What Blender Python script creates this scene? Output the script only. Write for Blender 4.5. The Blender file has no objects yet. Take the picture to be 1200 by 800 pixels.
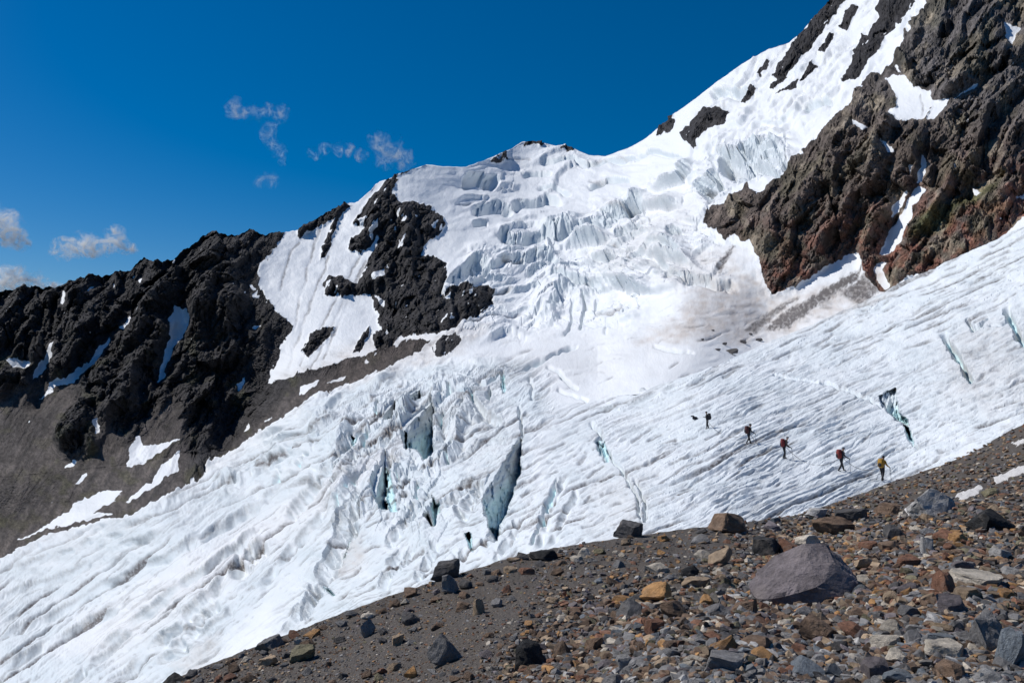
import bpy, bmesh, math, random
import numpy as np
from mathutils import Vector, Matrix

R = math.radians
scene = bpy.context.scene
col = scene.collection
random.seed(7)
rng = np.random.default_rng(7)

# ------------------------------------------------------------------ camera
F = 933.0                       # focal length in pixels of a 1200 px wide frame (28 mm)
PITCH = math.atan(50.0 / F)     # eye level lies at y = 450 of 800
cd = bpy.data.cameras.new('camera')
cd.sensor_width = 36.0
cd.lens = 36.0 * F / 1200.0
cd.clip_start = 0.1
cd.clip_end = 60000
cam = bpy.data.objects.new('camera', cd)
col.objects.link(cam)
cam.location = (0, 0, 0)
cam.rotation_euler = (math.pi / 2 + PITCH, 0, 0)
scene.camera = cam

# ------------------------------------------------------------------ light
SUN_EL, SUN_AZ = R(51), R(-71)            # azimuth clockwise from +Y: the sun stands left, a little beyond the slope
sun_dir = Vector((math.sin(SUN_AZ) * math.cos(SUN_EL), math.cos(SUN_AZ) * math.cos(SUN_EL), math.sin(SUN_EL)))
world = bpy.data.worlds.new('World')
scene.world = world
world.use_nodes = True
wn = world.node_tree
bg = wn.nodes['Background']
sky = wn.nodes.new('ShaderNodeTexSky')
sky.sky_type = 'NISHITA'
sky.sun_disc = False
sky.sun_elevation = SUN_EL
sky.sun_rotation = SUN_AZ
sky.altitude = 1500
sky.air_density = 1.0
sky.dust_density = 1.6
sky.ozone_density = 4.0
hs = wn.nodes.new('ShaderNodeHueSaturation')        # the clear, dark blue of the air at this height
hs.inputs['Saturation'].default_value = 1.52
wn.links.new(sky.outputs['Color'], hs.inputs['Color'])
wn.links.new(hs.outputs['Color'], bg.inputs['Color'])
bg.inputs['Strength'].default_value = 0.075
sl = bpy.data.lights.new('sun', 'SUN')
sl.energy = 3.85
sl.angle = R(0.53)
sl.color = (1.0, 0.965, 0.91)
so = bpy.data.objects.new('sun', sl)
col.objects.link(so)
so.rotation_euler = sun_dir.to_track_quat('Z', 'Y').to_euler()
so.location = sun_dir * 300
vs = scene.view_settings
vs.view_transform = 'Standard'
vs.look = 'None'
vs.exposure = 0.0
vs.gamma = 1.0
vs.use_curve_mapping = False
scene.cycles.use_denoising = True
scene.cycles.max_bounces = 12
scene.cycles.diffuse_bounces = 2
scene.cycles.volume_bounces = 12


# ------------------------------------------------------------------ helpers: rays, noise, shapes
CP, SP = math.cos(PITCH), math.sin(PITCH)


def rays(px, py):
    """direction with unit depth along the optical axis, in world axes (x right, y away, z up)"""
    a = (px - 600.0) / F
    b = -(py - 400.0) / F
    return np.stack([a, CP - b * SP, SP + b * CP], -1)


def at(px, py, d):
    r = rays(np.float64(px), np.float64(py))
    return Vector(r * d)


def project(P):
    x, y, z = P[..., 0], P[..., 1], P[..., 2]
    d = y * CP + z * SP
    v = -y * SP + z * CP
    return 600 + F * x / d, 400 - F * v / d, d


def _h(ix, iy, seed):
    h = (ix.astype(np.int64) * 374761393 + iy.astype(np.int64) * 668265263 + seed * 974634777) & 0xFFFFFFFF
    h = ((h ^ (h >> 13)) * 1274126177) & 0xFFFFFFFF
    h = ((h ^ (h >> 16)) * 2246822519) & 0xFFFFFFFF
    return (h ^ (h >> 15)) & 0xFFFFFF


_GA = np.linspace(0, 2 * np.pi, 256, endpoint=False)
_GX, _GY = np.cos(_GA), np.sin(_GA)


def perlin(x, y, seed=0):
    ix, iy = np.floor(x), np.floor(y)
    fx, fy = x - ix, y - iy
    ix = ix.astype(np.int64)
    iy = iy.astype(np.int64)
    u = fx * fx * fx * (fx * (fx * 6 - 15) + 10)
    v = fy * fy * fy * (fy * (fy * 6 - 15) + 10)

    def g(dx, dy):
        k = _h(ix + dx, iy + dy, seed) & 255
        return _GX[k] * (fx - dx) + _GY[k] * (fy - dy)
    a = g(0, 0)
    b = g(1, 0)
    c = g(0, 1)
    d = g(1, 1)
    return 1.5 * ((a + u * (b - a)) + v * ((c + u * (d - c)) - (a + u * (b - a))))


def fbm(x, y, octv=4, seed=0, gain=0.5):
    s = 0
    a = 1.0
    n = 0
    for k in range(octv):
        s = s + a * perlin(x, y, seed + k * 17)
        n += a
        a *= gain
        x = x * 2.03 + 11.3
        y = y * 2.03 - 7.7
    return s / n


def ridged(x, y, octv=4, seed=0, gain=0.55):
    s = 0
    a = 1.0
    n = 0
    w = 1.0
    for k in range(octv):
        r = 1 - np.abs(perlin(x, y, seed + k * 23)) * 1.6
        r = np.clip(r, 0, 1)
        s = s + a * r * w
        w = np.clip(r * 1.3, 0, 1)
        n += a
        a *= gain
        x = x * 2.1 + 5.1
        y = y * 2.1 + 3.7
    return s / n


def voro(x, y, seed=0):
    ix, iy = np.floor(x), np.floor(y)
    f1 = np.full(x.shape, 9.0)
    f2 = np.full(x.shape, 9.0)
    cid = np.zeros(x.shape, np.int64)
    cx = np.zeros(x.shape)
    cy = np.zeros(x.shape)
    for dx in (-1, 0, 1):
        for dy in (-1, 0, 1):
            jx, jy = (ix + dx).astype(np.int64), (iy + dy).astype(np.int64)
            h = _h(jx, jy, seed)
            ox = jx + 0.1 + 0.8 * ((h & 1023) / 1023.0) - x
            oy = jy + 0.1 + 0.8 * (((h >> 10) & 1023) / 1023.0) - y
            d = np.sqrt(ox * ox + oy * oy)
            near = d < f1
            f2 = np.where(near, f1, np.minimum(f2, d))
            f1 = np.where(near, d, f1)
            cid = np.where(near, _h(jx, jy, seed + 5), cid)
            cx = np.where(near, -ox, cx)
            cy = np.where(near, -oy, cy)
    return f1, f2, cid, cx, cy


def ss(a, b, x):
    t = np.clip((x - a) / (b - a), 0, 1)
    return t * t * (3 - 2 * t)


def line_dist(pts, X, Y):
    """distance to an open polyline, side of it (positive: below / right of its direction) and position along it"""
    best = np.full(X.shape, 1e9)
    side = np.zeros(X.shape)
    par = np.zeros(X.shape)
    n = len(pts) - 1
    for k in range(n):
        ax, ay = pts[k]
        bx, by = pts[k + 1]
        ex, ey = bx - ax, by - ay
        L2 = ex * ex + ey * ey + 1e-9
        tt = np.clip(((X - ax) * ex + (Y - ay) * ey) / L2, 0, 1)
        qx, qy = X - ax - tt * ex, Y - ay - tt * ey
        d = np.sqrt(qx * qx + qy * qy)
        m = d < best
        best = np.where(m, d, best)
        side = np.where(m, np.sign(ex * (Y - ay) - ey * (X - ax)), side)
        par = np.where(m, (k + tt) / n, par)
    return best, side, par


def poly_sd(pts, X, Y):
    """signed distance to a closed polygon, positive inside"""
    p = list(pts) + [pts[0]]
    d, _, _ = line_dist(p, X, Y)
    ins = np.zeros(X.shape, bool)
    for k in range(len(p) - 1):
        ax, ay = p[k]
        bx, by = p[k + 1]
        if ay == by:
            continue
        c = ((ay > Y) != (by > Y)) & (X < (bx - ax) * (Y - ay) / (by - ay) + ax)
        ins ^= c
    return np.where(ins, d, -d)


def boxed(pts, X, Y, pad):
    xs = [p[0] for p in pts]
    ys = [p[1] for p in pts]
    return (X > min(xs) - pad) & (X < max(xs) + pad) & (Y > min(ys) - pad) & (Y < max(ys) + pad)


def tps(points, X, Y, lam=2e-4):
    P = np.array([(p[0] / 400.0, p[1] / 400.0) for p in points])
    v = np.log(np.array([p[2] for p in points], float))
    n = len(P)

    def U(r2):
        return 0.5 * r2 * np.log(r2 + 1e-12)
    d2 = ((P[:, None] - P[None]) ** 2).sum(-1)
    A = np.zeros((n + 3, n + 3))
    A[:n, :n] = U(d2) + lam * np.eye(n)
    A[:n, n] = 1
    A[:n, n + 1:] = P
    A[n:, :n] = A[:n, n:].T
    w = np.linalg.solve(A, np.concatenate([v, np.zeros(3)]))
    # evaluated on a coarse lattice, then interpolated
    gx = np.arange(-700, 1901, 10.0)
    gy = np.arange(-500, 1101, 10.0)
    GX, GY = np.meshgrid(gx, gy)
    o = w[n] + w[n + 1] * GX / 400 + w[n + 2] * GY / 400
    for k in range(n):
        o += w[k] * U((GX / 400 - P[k, 0]) ** 2 + (GY / 400 - P[k, 1]) ** 2)
    fx = np.clip((X + 700) / 10, 0, len(gx) - 1.001)
    fy = np.clip((Y + 500) / 10, 0, len(gy) - 1.001)
    ix, iy = fx.astype(int), fy.astype(int)
    u, t = fx - ix, fy - iy
    return np.exp((o[iy, ix] * (1 - u) + o[iy, ix + 1] * u) * (1 - t) + (o[iy + 1, ix] * (1 - u) + o[iy + 1, ix + 1] * u) * t)


def interp(x, tab):
    return np.interp(x, [t[0] for t in tab], [t[1] for t in tab])


def smooth1(a, k):
    ker = np.hanning(k + 2)[1:-1]
    ker /= ker.sum()
    return np.convolve(np.pad(a, (k // 2, k - 1 - k // 2), 'edge'), ker, 'valid')


def grid_normals(P):
    du = np.gradient(P, axis=1)
    dv = np.gradient(P, axis=0)
    n = np.cross(du, dv)
    n /= np.linalg.norm(n, axis=-1, keepdims=True) + 1e-12
    flip = np.sign((n * P).sum(-1, keepdims=True))     # towards the camera
    return -n * np.where(flip == 0, 1, flip)


# ------------------------------------------------------------------ materials
def new_mat(name):
    m = bpy.data.materials.new(name)
    m.use_nodes = True
    nt = m.node_tree
    b = nt.nodes['Principled BSDF']
    return m, nt, b


class NT:
    def __init__(s, nt):
        s.nt = nt

    def n(s, t, **kw):
        o = s.nt.nodes.new(t)
        for k, v in kw.items():
            if k in o.inputs.keys() if hasattr(o.inputs, 'keys') else False:
                o.inputs[k].default_value = v
            else:
                setattr(o, k, v)
        return o

    def l(s, a, b):
        s.nt.links.new(a, b)

    def noise(s, scale, detail=4, rough=0.55, vec=None):
        o = s.nt.nodes.new('ShaderNodeTexNoise')
        o.inputs['Scale'].default_value = scale
        o.inputs['Detail'].default_value = detail
        o.inputs['Roughness'].default_value = rough
        if vec is not None:
            s.l(vec, o.inputs['Vector'])
        return o.outputs['Fac']

    def math(s, op, a, b=None, clamp=False):
        o = s.nt.nodes.new('ShaderNodeMath')
        o.operation = op
        o.use_clamp = clamp
        for k, v in enumerate((a, b)):
            if v is None:
                continue
            if isinstance(v, (int, float)):
                o.inputs[k].default_value = v
            else:
                s.l(v, o.inputs[k])
        return o.outputs[0]

    def ramp(s, v, a, b, c=0.0, d=1.0):
        o = s.nt.nodes.new('ShaderNodeMapRange')
        o.interpolation_type = 'SMOOTHSTEP'
        s.l(v, o.inputs['Value'])
        o.inputs['From Min'].default_value = a
        o.inputs['From Max'].default_value = b
        o.inputs['To Min'].default_value = c
        o.inputs['To Max'].default_value = d
        return o.outputs['Result']

    def mix(s, f, a, b, mode='MIX'):
        o = s.nt.nodes.new('ShaderNodeMix')
        o.data_type = 'RGBA'
        o.blend_type = mode
        for key, v in ((0, f), (6, a), (7, b)):
            if isinstance(v, (int, float)):
                o.inputs[key].default_value = v
            elif isinstance(v, tuple):
                o.inputs[key].default_value = (*v, 1.0)
            else:
                s.l(v, o.inputs[key])
        return o.outputs[2]

    def attr(s, name, what='Fac'):
        o = s.nt.nodes.new('ShaderNodeAttribute')
        o.attribute_name = name
        return o.outputs[what]


def terrain_material():
    m, nt, b = new_mat('alpine_terrain')
    g = NT(nt)
    pos = nt.nodes.new('ShaderNodeNewGeometry').outputs['Position']
    # vertex attribute scale: metres per picture pixel at the place, so that grain stays about as fine everywhere
    sc = g.attr('grain')
    div = nt.nodes.new('ShaderNodeVectorMath')
    div.operation = 'SCALE'
    g.l(pos, div.inputs[0])
    g.l(sc, div.inputs['Scale'])
    pv = div.outputs[0]
    n1 = g.noise(0.30, 5, 0.6, pv)
    n2 = g.noise(0.07, 4, 0.6, pv)
    n3 = g.noise(0.9, 3, 0.6, pv)
    rock = g.attr('rock')
    rk = g.math('ADD', rock, g.math('MULTIPLY', g.math('SUBTRACT', n1, 0.5), 0.55))
    rk = g.ramp(rk, 0.42, 0.58)
    tint = g.attr('tint', 'Color')
    var = g.math('MULTIPLY', g.ramp(n1, 0.25, 0.75, 0.55, 1.5), g.ramp(n2, 0.3, 0.7, 0.7, 1.35))
    vc = nt.nodes.new('ShaderNodeCombineColor')
    for k in range(3):
        g.l(var, vc.inputs[k])
    rockc = g.mix(1.0, tint, vc.outputs[0], 'MULTIPLY')
    dirt = g.attr('dirt')
    dk = g.math('MULTIPLY', dirt, g.ramp(n1, 0.2, 0.7, 0.45, 1.25), True)
    ice = g.attr('ice')
    snow = g.mix(g.ramp(ice, 0.0, 0.6), (0.84, 0.86, 0.885), (0.655, 0.715, 0.75))
    snow = g.mix(g.ramp(ice, 0.6, 1.0), snow, (0.60, 0.82, 0.865))
    snow = g.mix(g.ramp(n2, 0.35, 0.7, 0.0, 0.10), snow, (0.62, 0.70, 0.76))
    snow = g.mix(g.math('MULTIPLY', g.attr('dust'), g.ramp(n2, 0.25, 0.7, 0.6, 1.15), True), snow, (0.55, 0.485, 0.435))
    snow = g.mix(dk, snow, (0.135, 0.122, 0.118))
    colr = g.mix(rk, snow, rockc)
    g.l(colr, b.inputs['Base Color'])
    g.l(g.ramp(rk, 0, 1, 0.55, 0.9), b.inputs['Roughness'])
    b.inputs['Specular IOR Level'].default_value = 0.25
    bump = nt.nodes.new('ShaderNodeBump')
    hgt = g.math('ADD', g.math('MULTIPLY', n1, 1.0), g.math('MULTIPLY', n3, 0.5))
    g.l(hgt, bump.inputs['Height'])
    g.l(g.ramp(rk, 0, 1, 0.32, 0.7), bump.inputs['Strength'])
    inv = g.math('DIVIDE', 2.2, sc)
    g.l(inv, bump.inputs['Distance'])
    g.l(bump.outputs[0], b.inputs['Normal'])
    return m


M_TERRAIN = terrain_material()


def mesh_grid(name, P, N, face_mask, attrs, colour, mat, flat_mask=None):
    """one object out of a structured grid of points: the quads picked by face_mask"""
    nr, nc = P.shape[:2]
    idx = np.arange(nr * nc).reshape(nr, nc)
    q = np.stack([idx[:-1, :-1], idx[:-1, 1:], idx[1:, 1:], idx[1:, :-1]], -1)[face_mask]
    used, inv = np.unique(q.ravel(), return_inverse=True)
    q = inv.reshape(-1, 4)
    v = P.reshape(-1, 3)[used]
    nn = N.reshape(-1, 3)[used]
    # orientation towards the camera
    a = np.cross(v[q[:, 1]] - v[q[:, 0]], v[q[:, 3]] - v[q[:, 0]])
    if (a * nn[q[:, 0]]).sum(-1).mean() < 0:
        q = q[:, ::-1]
    me = bpy.data.meshes.new(name)
    me.vertices.add(len(v))
    me.vertices.foreach_set('co', v.astype(np.float32).ravel())
    me.loops.add(q.size)
    me.loops.foreach_set('vertex_index', q.astype(np.int32).ravel())
    me.polygons.add(len(q))
    me.polygons.foreach_set('loop_start', np.arange(0, q.size, 4, dtype=np.int32))
    me.update(calc_edges=True)
    sm = np.ones(len(q), bool) if flat_mask is None else ~flat_mask[face_mask]
    me.polygons.foreach_set('use_smooth', sm)
    for k, arr in attrs.items():
        at_ = me.attributes.new(k, 'FLOAT', 'POINT')
        at_.data.foreach_set('value', arr.reshape(-1)[used].astype(np.float32))
    ca = me.attributes.new('tint', 'FLOAT_COLOR', 'POINT')
    c4 = np.ones((len(v), 4), np.float32)
    c4[:, :3] = colour.reshape(-1, 3)[used]
    ca.data.foreach_set('color', c4.ravel())
    me.materials.append(mat)
    ob = bpy.data.objects.new(name, me)
    col.objects.link(ob)
    return ob


def structure(o, label, cat):
    o['kind'] = 'structure'
    o['label'] = label
    o['category'] = cat


# ------------------------------------------------------------------ the mountain and the glacier
# survey points: picture position and distance in metres
NEAR = [(-250, 830, 120), (-600, 860, 150), (0, 800, 110), (0, 870, 85), (-400, 900, 110), (150, 850, 65), (200, 800, 75), (200, 700, 112), (200, 620, 180), (225, 562, 330), (0, 720, 180),
        (0, 655, 330), (100, 610, 330), (-250, 700, 330), (-600, 720, 350), (400, 720, 55), (400, 640, 85), (400, 560, 142), (400, 500, 260), (400, 452, 440), (340, 490, 380), (500, 690, 45),
        (500, 730, 38), (500, 600, 85), (500, 500, 190), (500, 445, 370), (600, 640, 46), (600, 560, 82), (600, 500, 140), (600, 450, 260), (700, 640, 38), (700, 560, 66),
        (700, 500, 115), (700, 470, 170), (730, 660, 32), (830, 502, 82), (830, 600, 42), (830, 450, 130), (830, 432, 165), (920, 537, 65), (987, 552, 60), (1034, 562, 59), (880, 520, 70),
        (1000, 610, 46), (1034, 500, 82), (1034, 400, 150), (1034, 343, 210), (900, 400, 200), (1200, 500, 62), (1200, 540, 50), (1200, 400, 110), (1200, 330, 150), (1200, 265, 190),
        (1350, 190, 200), (1350, 400, 90), (1500, 120, 210), (1500, 440, 50), (1700, 40, 220), (100, 520, 420), (0, 560, 410), (300, 520, 400)]
FAR = [(600, 500, 140), (600, 450, 260), (600, 400, 480), (600, 350, 600), (600, 300, 700), (600, 250, 900), (600, 200, 1250), (620, 168, 1400), (700, 470, 170), (700, 430, 330),
       (700, 390, 450), (700, 330, 600), (700, 250, 850), (700, 182, 1300), (500, 500, 190), (500, 445, 370), (400, 500, 260), (400, 452, 440), (760, 440, 215), (760, 412, 330), (830, 398, 350), (870, 300, 450),
       (830, 440, 250), (900, 370, 400), (900, 420, 320), (850, 330, 440), (900, 345, 412), (1000, 330, 390), (1000, 370, 340), (1040, 300, 400), (1000, 250, 450), (900, 220, 530),
       (900, 160, 680), (1000, 150, 520), (1100, 150, 460), (1100, 50, 570), (1200, 280, 320), (1200, 200, 380), (1200, 100, 470), (1200, 0, 600), (1000, 50, 780), (970, 0, 1000),
       (870, 80, 1000), (800, 130, 1080), (770, 155, 1150), (850, 250, 545), (830, 200, 680), (750, 250, 750), (780, 320, 490), (1100, -90, 900), (1300, -250, 950), (1500, -350, 1000),
       (1500, 0, 600), (1500, 100, 350), (330, 272, 730), (480, 205, 860), (400, 240, 780), (540, 195, 1020), (450, 300, 680), (450, 380, 560), (400, 400, 530), (330, 380, 570),
       (330, 330, 640), (250, 272, 680), (170, 305, 650), (70, 335, 630), (0, 340, 610), (-250, 360, 560), (-600, 380, 520), (220, 558, 350), (100, 600, 355), (100, 450, 500),
       (200, 450, 500), (250, 400, 560), (0, 450, 500), (0, 550, 420), (-250, 500, 450), (-250, 650, 350), (-600, 650, 380), (300, 500, 420), (520, 380, 520), (1100, 300, 350)]

FOLD = [(-700, 570), (0, 560), (200, 540), (400, 500), (500, 482), (650, 474), (700, 470), (760, 455), (830, 432), (900, 401), (960, 377), (1034, 343), (1110, 308), (1200, 265), (1350, 190), (1500, 120), (1900, -40)]
BOTTOM = [(-700, 930), (-300, 890), (0, 865), (150, 850), (250, 815), (500, 722), (620, 690), (730, 660), (900, 648), (1000, 615), (1100, 580), (1200, 540), (1350, 480), (1900, 300)]
TOP = [(-700, 372), (-250, 352), (0, 341), (30, 337), (70, 336), (98, 325), (118, 324), (140, 319), (155, 315), (168, 301), (180, 306), (200, 306), (215, 294), (235, 280), (248, 271), (262, 275),
       (275, 276), (293, 269), (312, 275), (332, 272), (352, 268), (372, 256), (395, 243), (403, 240), (420, 236), (440, 217), (455, 209), (475, 201), (500, 193), (520, 195), (545, 196),
       (565, 189), (590, 178), (600, 174), (612, 166), (625, 165), (640, 168), (655, 172), (662, 170), (674, 175), (690, 182), (710, 183), (740, 172), (757, 162), (778, 144),
       (795, 130), (815, 116), (840, 96), (870, 75), (900, 58), (925, 50), (940, 37), (955, 18), (972, 2), (990, -8), (1030, -35), (1100, -90), (1300, -240), (1900, -420)]

xs = np.concatenate([np.arange(-640, -70, 14.0), np.arange(-66, -12, 3.0), np.arange(-12, 1212, 1.12), np.arange(1213, 1270, 3.0), np.arange(1272, 1860, 14.0)])
NC = len(xs)
N1, NH, N2 = 300, 5, 285
y_fold, y_bot = interp(xs, FOLD), interp(xs, BOTTOM)
y_fold = smooth1(y_fold, 41)
y_top = interp(xs, TOP)
w_fold = ss(700, 900, xs)
y_start = y_fold - 1.2 * (1 - w_fold) + 34 * w_fold
v1 = np.linspace(0, 1, N1)[:, None]
v2 = np.linspace(0, 1, N2)[:, None]
Y1 = y_bot + (y_fold - y_bot) * v1
# jagged skyline on the rocks
rough = interp(xs, [(-700, 3.0), (330, 3.0), (345, 1.5), (470, 2.2), (495, 0.5), (760, 0.6), (790, 1.6), (800, 0.6), (925, 0.6), (940, 2.0), (1200, 2)])
y_top = y_top + rough * (fbm(xs / 9.0, xs * 0 + 3.3, 4, 91) * 1.7)
Y2 = y_start + (y_top - y_start) * v2
X1 = np.broadcast_to(xs, Y1.shape)
X2 = np.broadcast_to(xs, Y2.shape)
D1 = tps(NEAR, X1, Y1)
D2 = tps(FAR, X2, Y2)
d1f = tps(NEAR, xs, y_fold)
d2f = tps(FAR, xs, y_fold)
corr = (np.log(d1f) - np.log(d2f)) * (1 - w_fold)
D2 = D2 * np.exp(corr * np.exp(-((y_fold - Y2).clip(0) / 70.0) ** 2))
P1 = rays(X1, Y1) * D1[..., None]
P2 = rays(X2, Y2) * D2[..., None]
th = np.linspace(0, 1, NH + 2)[1:-1][:, None, None]
PH = P1[-1][None] * (1 - th) + P2[0][None] * th
YH = Y1[-1][None] * (1 - th[..., 0]) + Y2[0][None] * th[..., 0]
# the far side of the mountain, falling away behind the skyline
KB = 8
tb = np.linspace(0, 1, KB + 1)[1:][:, None]
PB = np.repeat(P2[-1][None], KB, 0).copy()
PB[..., 1] += (tb ** 1.2) * 900
PB[..., 2] -= (tb ** 1.6) * 700 + tb * 40
P0 = np.concatenate([P1, PH, P2])
X = np.broadcast_to(xs, P0.shape[:2]).copy()
Y = np.concatenate([Y1, YH, Y2])
_, _, D = project(P0)
NR = P0.shape[0]
is_far = np.zeros(P0.shape[:2], bool)
is_far[N1 + 1:] = True
mpp = D / F                                    # metres per pixel

Nb = grid_normals(P0)

# ---- where rock shows and where snow lies (picture outlines of the real patches)
LEFT = [(-700, 300), (-700, 720), (-40, 662), (0, 655), (25, 645), (60, 625), (85, 618), (155, 604), (190, 585), (235, 560), (247, 543), (300, 510), (345, 478), (372, 462), (400, 456), (440, 437), (480, 418),
        (505, 400), (485, 398), (440, 412), (400, 425), (350, 438), (312, 452), (326, 425), (332, 402), (345, 384), (322, 362), (304, 337), (302, 318), (316, 295), (333, 278), (336, 262), (290, 250), (0, 300)]
RIB = [(489, 196), (468, 208), (460, 228), (470, 237), (482, 235), (505, 242), (519, 256), (523, 263), (514, 275), (500, 286), (493, 300), (510, 302), (526, 312), (523, 325), (514, 346), (530, 341),
       (548, 335), (563, 336), (579, 341), (575, 356), (565, 372), (543, 379), (520, 389), (498, 392), (478, 395), (462, 398), (446, 385), (440, 365), (434, 348), (420, 345), (400, 349), (381, 346), (378, 335),
       (386, 321), (400, 325), (414, 335), (425, 325), (438, 296), (446, 274), (431, 290), (419, 300), (407, 291), (411, 283), (427, 268), (414, 262), (425, 245), (440, 228), (452, 212), (470, 198)]
FACE = [(1100, -60), (1088, 10), (1062, 52), (1045, 80), (1012, 98), (1004, 118), (978, 143), (957, 164), (934, 186), (917, 206), (902, 216), (886, 228), (876, 214), (866, 224), (856, 226), (850, 240), (838, 244), (824, 258), (830, 268),
        (842, 270), (850, 282), (862, 276), (872, 290), (882, 290), (888, 305), (893, 328), (905, 345), (930, 340), (958, 322), (990, 302), (1004, 294), (1010, 310), (1016, 330), (1036, 346), (1200, 275), (1900, 0), (1900, -600), (1120, -400)]
ROCKS = [
    [(975, -12), (955, 18), (938, 40), (916, 72), (904, 92), (914, 95), (932, 80), (948, 60), (962, 40), (985, 12), (1000, -14)],
    [(1000, 62), (1012, 40), (1018, 42), (1006, 66)], [(958, 62), (972, 40), (979, 40), (968, 64)], [(903, 102), (915, 88), (921, 92), (908, 106)], [(868, 120), (880, 102), (886, 106), (874, 122)], [(888, 88), (898, 70), (904, 74), (893, 90)], [(983, 34), (998, 6), (1006, 10), (992, 38)], [(1048, 26), (1062, -8), (1072, 0), (1058, 30)],
    [(953, 74), (935, 98), (945, 95), (960, 82)], [(935, 94), (905, 115), (912, 113), (932, 104)],
    [(1035, -40), (1030, 20), (1012, 50), (995, 75), (986, 96), (1004, 92), (1022, 70), (1042, 40), (1062, 0), (1070, -50)],
    [(797, 158), (812, 140), (826, 128), (842, 126), (856, 132), (850, 146), (832, 152), (818, 166), (814, 176), (802, 166)],
    [(768, 158), (779, 142), (789, 133), (788, 148), (780, 160)],
    [(574, 190), (580, 181), (592, 178), (598, 184), (590, 190)], [(658, 176), (664, 169), (673, 173), (674, 180)], [(612, 172), (618, 165), (634, 166), (640, 170), (626, 169)],
    [(377, 303), (380, 285), (388, 262), (396, 256), (393, 275), (387, 290), (384, 302)],
    [(354, 411), (367, 388), (380, 383), (391, 384), (380, 404), (362, 420)], [(413, 416), (424, 392), (432, 382), (433, 392), (424, 410)],
    [(434, 392), (452, 389), (466, 396), (460, 407), (442, 411)], [(352, 268), (372, 252), (402, 238), (410, 243), (395, 254), (372, 268), (352, 278)],
    [(504, 410), (516, 396), (536, 392), (545, 402), (530, 414), (512, 418)],
   
    ]
SNOWS = [
    [(1036, 93), (1060, 88), (1072, 103), (1092, 106), (1090, 116), (1112, 116), (1106, 128), (1094, 142), (1086, 142), (1091, 122), (1084, 140), (1052, 143), (1038, 132), (1052, 125), (1048, 112)],
    [(1117, 117), (1147, 97), (1146, 102), (1120, 116)], [(1033, 162), (1046, 172), (1047, 180), (1040, 178)], [(1000, 142), (1016, 147), (1010, 151), (1002, 148)],
    [(1080, 180), (1087, 190), (1080, 212), (1074, 211), (1078, 195)], [(1076, 216), (1086, 222), (1070, 240), (1066, 260), (1056, 284), (1044, 296), (1028, 298), (1040, 278), (1056, 248), (1068, 226)],
    [(1048, 242), (1062, 222), (1060, 232), (1052, 250), (1044, 258)], [(1025, 308), (1040, 305), (1034, 316), (1042, 336), (1036, 340), (1026, 322)], [(1063, 192), (1069, 195), (1066, 204)],
    [(1000, 296), (984, 308), (960, 324), (946, 334), (972, 324), (1000, 304)],
    [(1140, 222), (1149, 225), (1142, 228)], [(1162, 288), (1200, 254), (1900, -80), (1900, 0), (1200, 275), (1158, 300)], [(1190, 232), (1210, 226), (1205, 236)], [(1175, 25), (1192, 35), (1188, 52), (1178, 42)],
    [(865, 285), (878, 280), (886, 300), (880, 316), (866, 320), (858, 318)], [(880, 216), (905, 212), (903, 217), (886, 222)], [(1050, 78), (1054, 76), (1056, 86), (1052, 84)],
    [(205, 360), (222, 366), (220, 384), (206, 408), (196, 430), (190, 447), (184, 450), (190, 424), (200, 398), (198, 380)],
    [(46, 466), (58, 448), (85, 436), (105, 420), (128, 394), (130, 398), (112, 424), (88, 444), (66, 452)], [(38, 446), (42, 430), (54, 420), (60, 406), (63, 404), (62, 422), (52, 434)],
    [(139, 386), (152, 371), (154, 375), (144, 388)], [(72, 358), (78, 343), (80, 348), (76, 360)], [(5, 424), (18, 420), (34, 428), (32, 434), (16, 432)],
    [(148, 546), (152, 520), (163, 509), (168, 524), (206, 522), (178, 538), (166, 546)], [(144, 592), (180, 560), (206, 534), (209, 552), (180, 570), (160, 584)],
    [(18, 632), (60, 614), (88, 592), (116, 576), (142, 573), (136, 586), (110, 600), (134, 602), (90, 612), (54, 620)], [(72, 550), (86, 536), (90, 538), (80, 550)], [(88, 568), (100, 552), (102, 556), (94, 568)],
    [(112, 498), (118, 496), (118, 510), (114, 512)], [(350, 462), (355, 450), (374, 444), (368, 454), (356, 462)], [(382, 448), (408, 441), (400, 448)], [(286, 508), (292, 494), (293, 500)], [(310, 494), (318, 488), (316, 494)],
    [(298, 385), (306, 380), (302, 388)], [(294, 335), (302, 340), (296, 344)], [(160, 332), (168, 328), (166, 334)], [(131, 334), (134, 330), (134, 342)], [(103, 344), (112, 336), (106, 346)], [(278, 452), (290, 440), (282, 462)],
    [(463, 252), (470, 246), (466, 258)], [(466, 290), (474, 276), (470, 292)], [(436, 322), (451, 318), (448, 328), (438, 332)], [(438, 346), (452, 352), (450, 360)], [(420, 258), (430, 256), (424, 266)], [(478, 216), (484, 208), (482, 220)],
    [(432, 276), (443, 256), (444, 268), (436, 284)], [(520, 352), (530, 344), (526, 354)], [(504, 266), (512, 262), (508, 272)]]

wx = X + 5.5 * fbm(X / 22, Y / 22, 4, 3) + 2.0 * fbm(X / 6, Y / 6, 2, 5)
wy = Y + 5.5 * fbm(X / 22, Y / 22, 4, 9) + 2.0 * fbm(X / 6, Y / 6, 2, 15)


def union_sd(polys, pad=40, far=True):
    out = np.full(X.shape, -60.0)
    for p in polys:
        m = boxed(p, wx, wy, pad)
        if far:
            m &= is_far
        if m.any():
            out[m] = np.maximum(out[m], poly_sd(p, wx[m], wy[m]))
    return out


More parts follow.
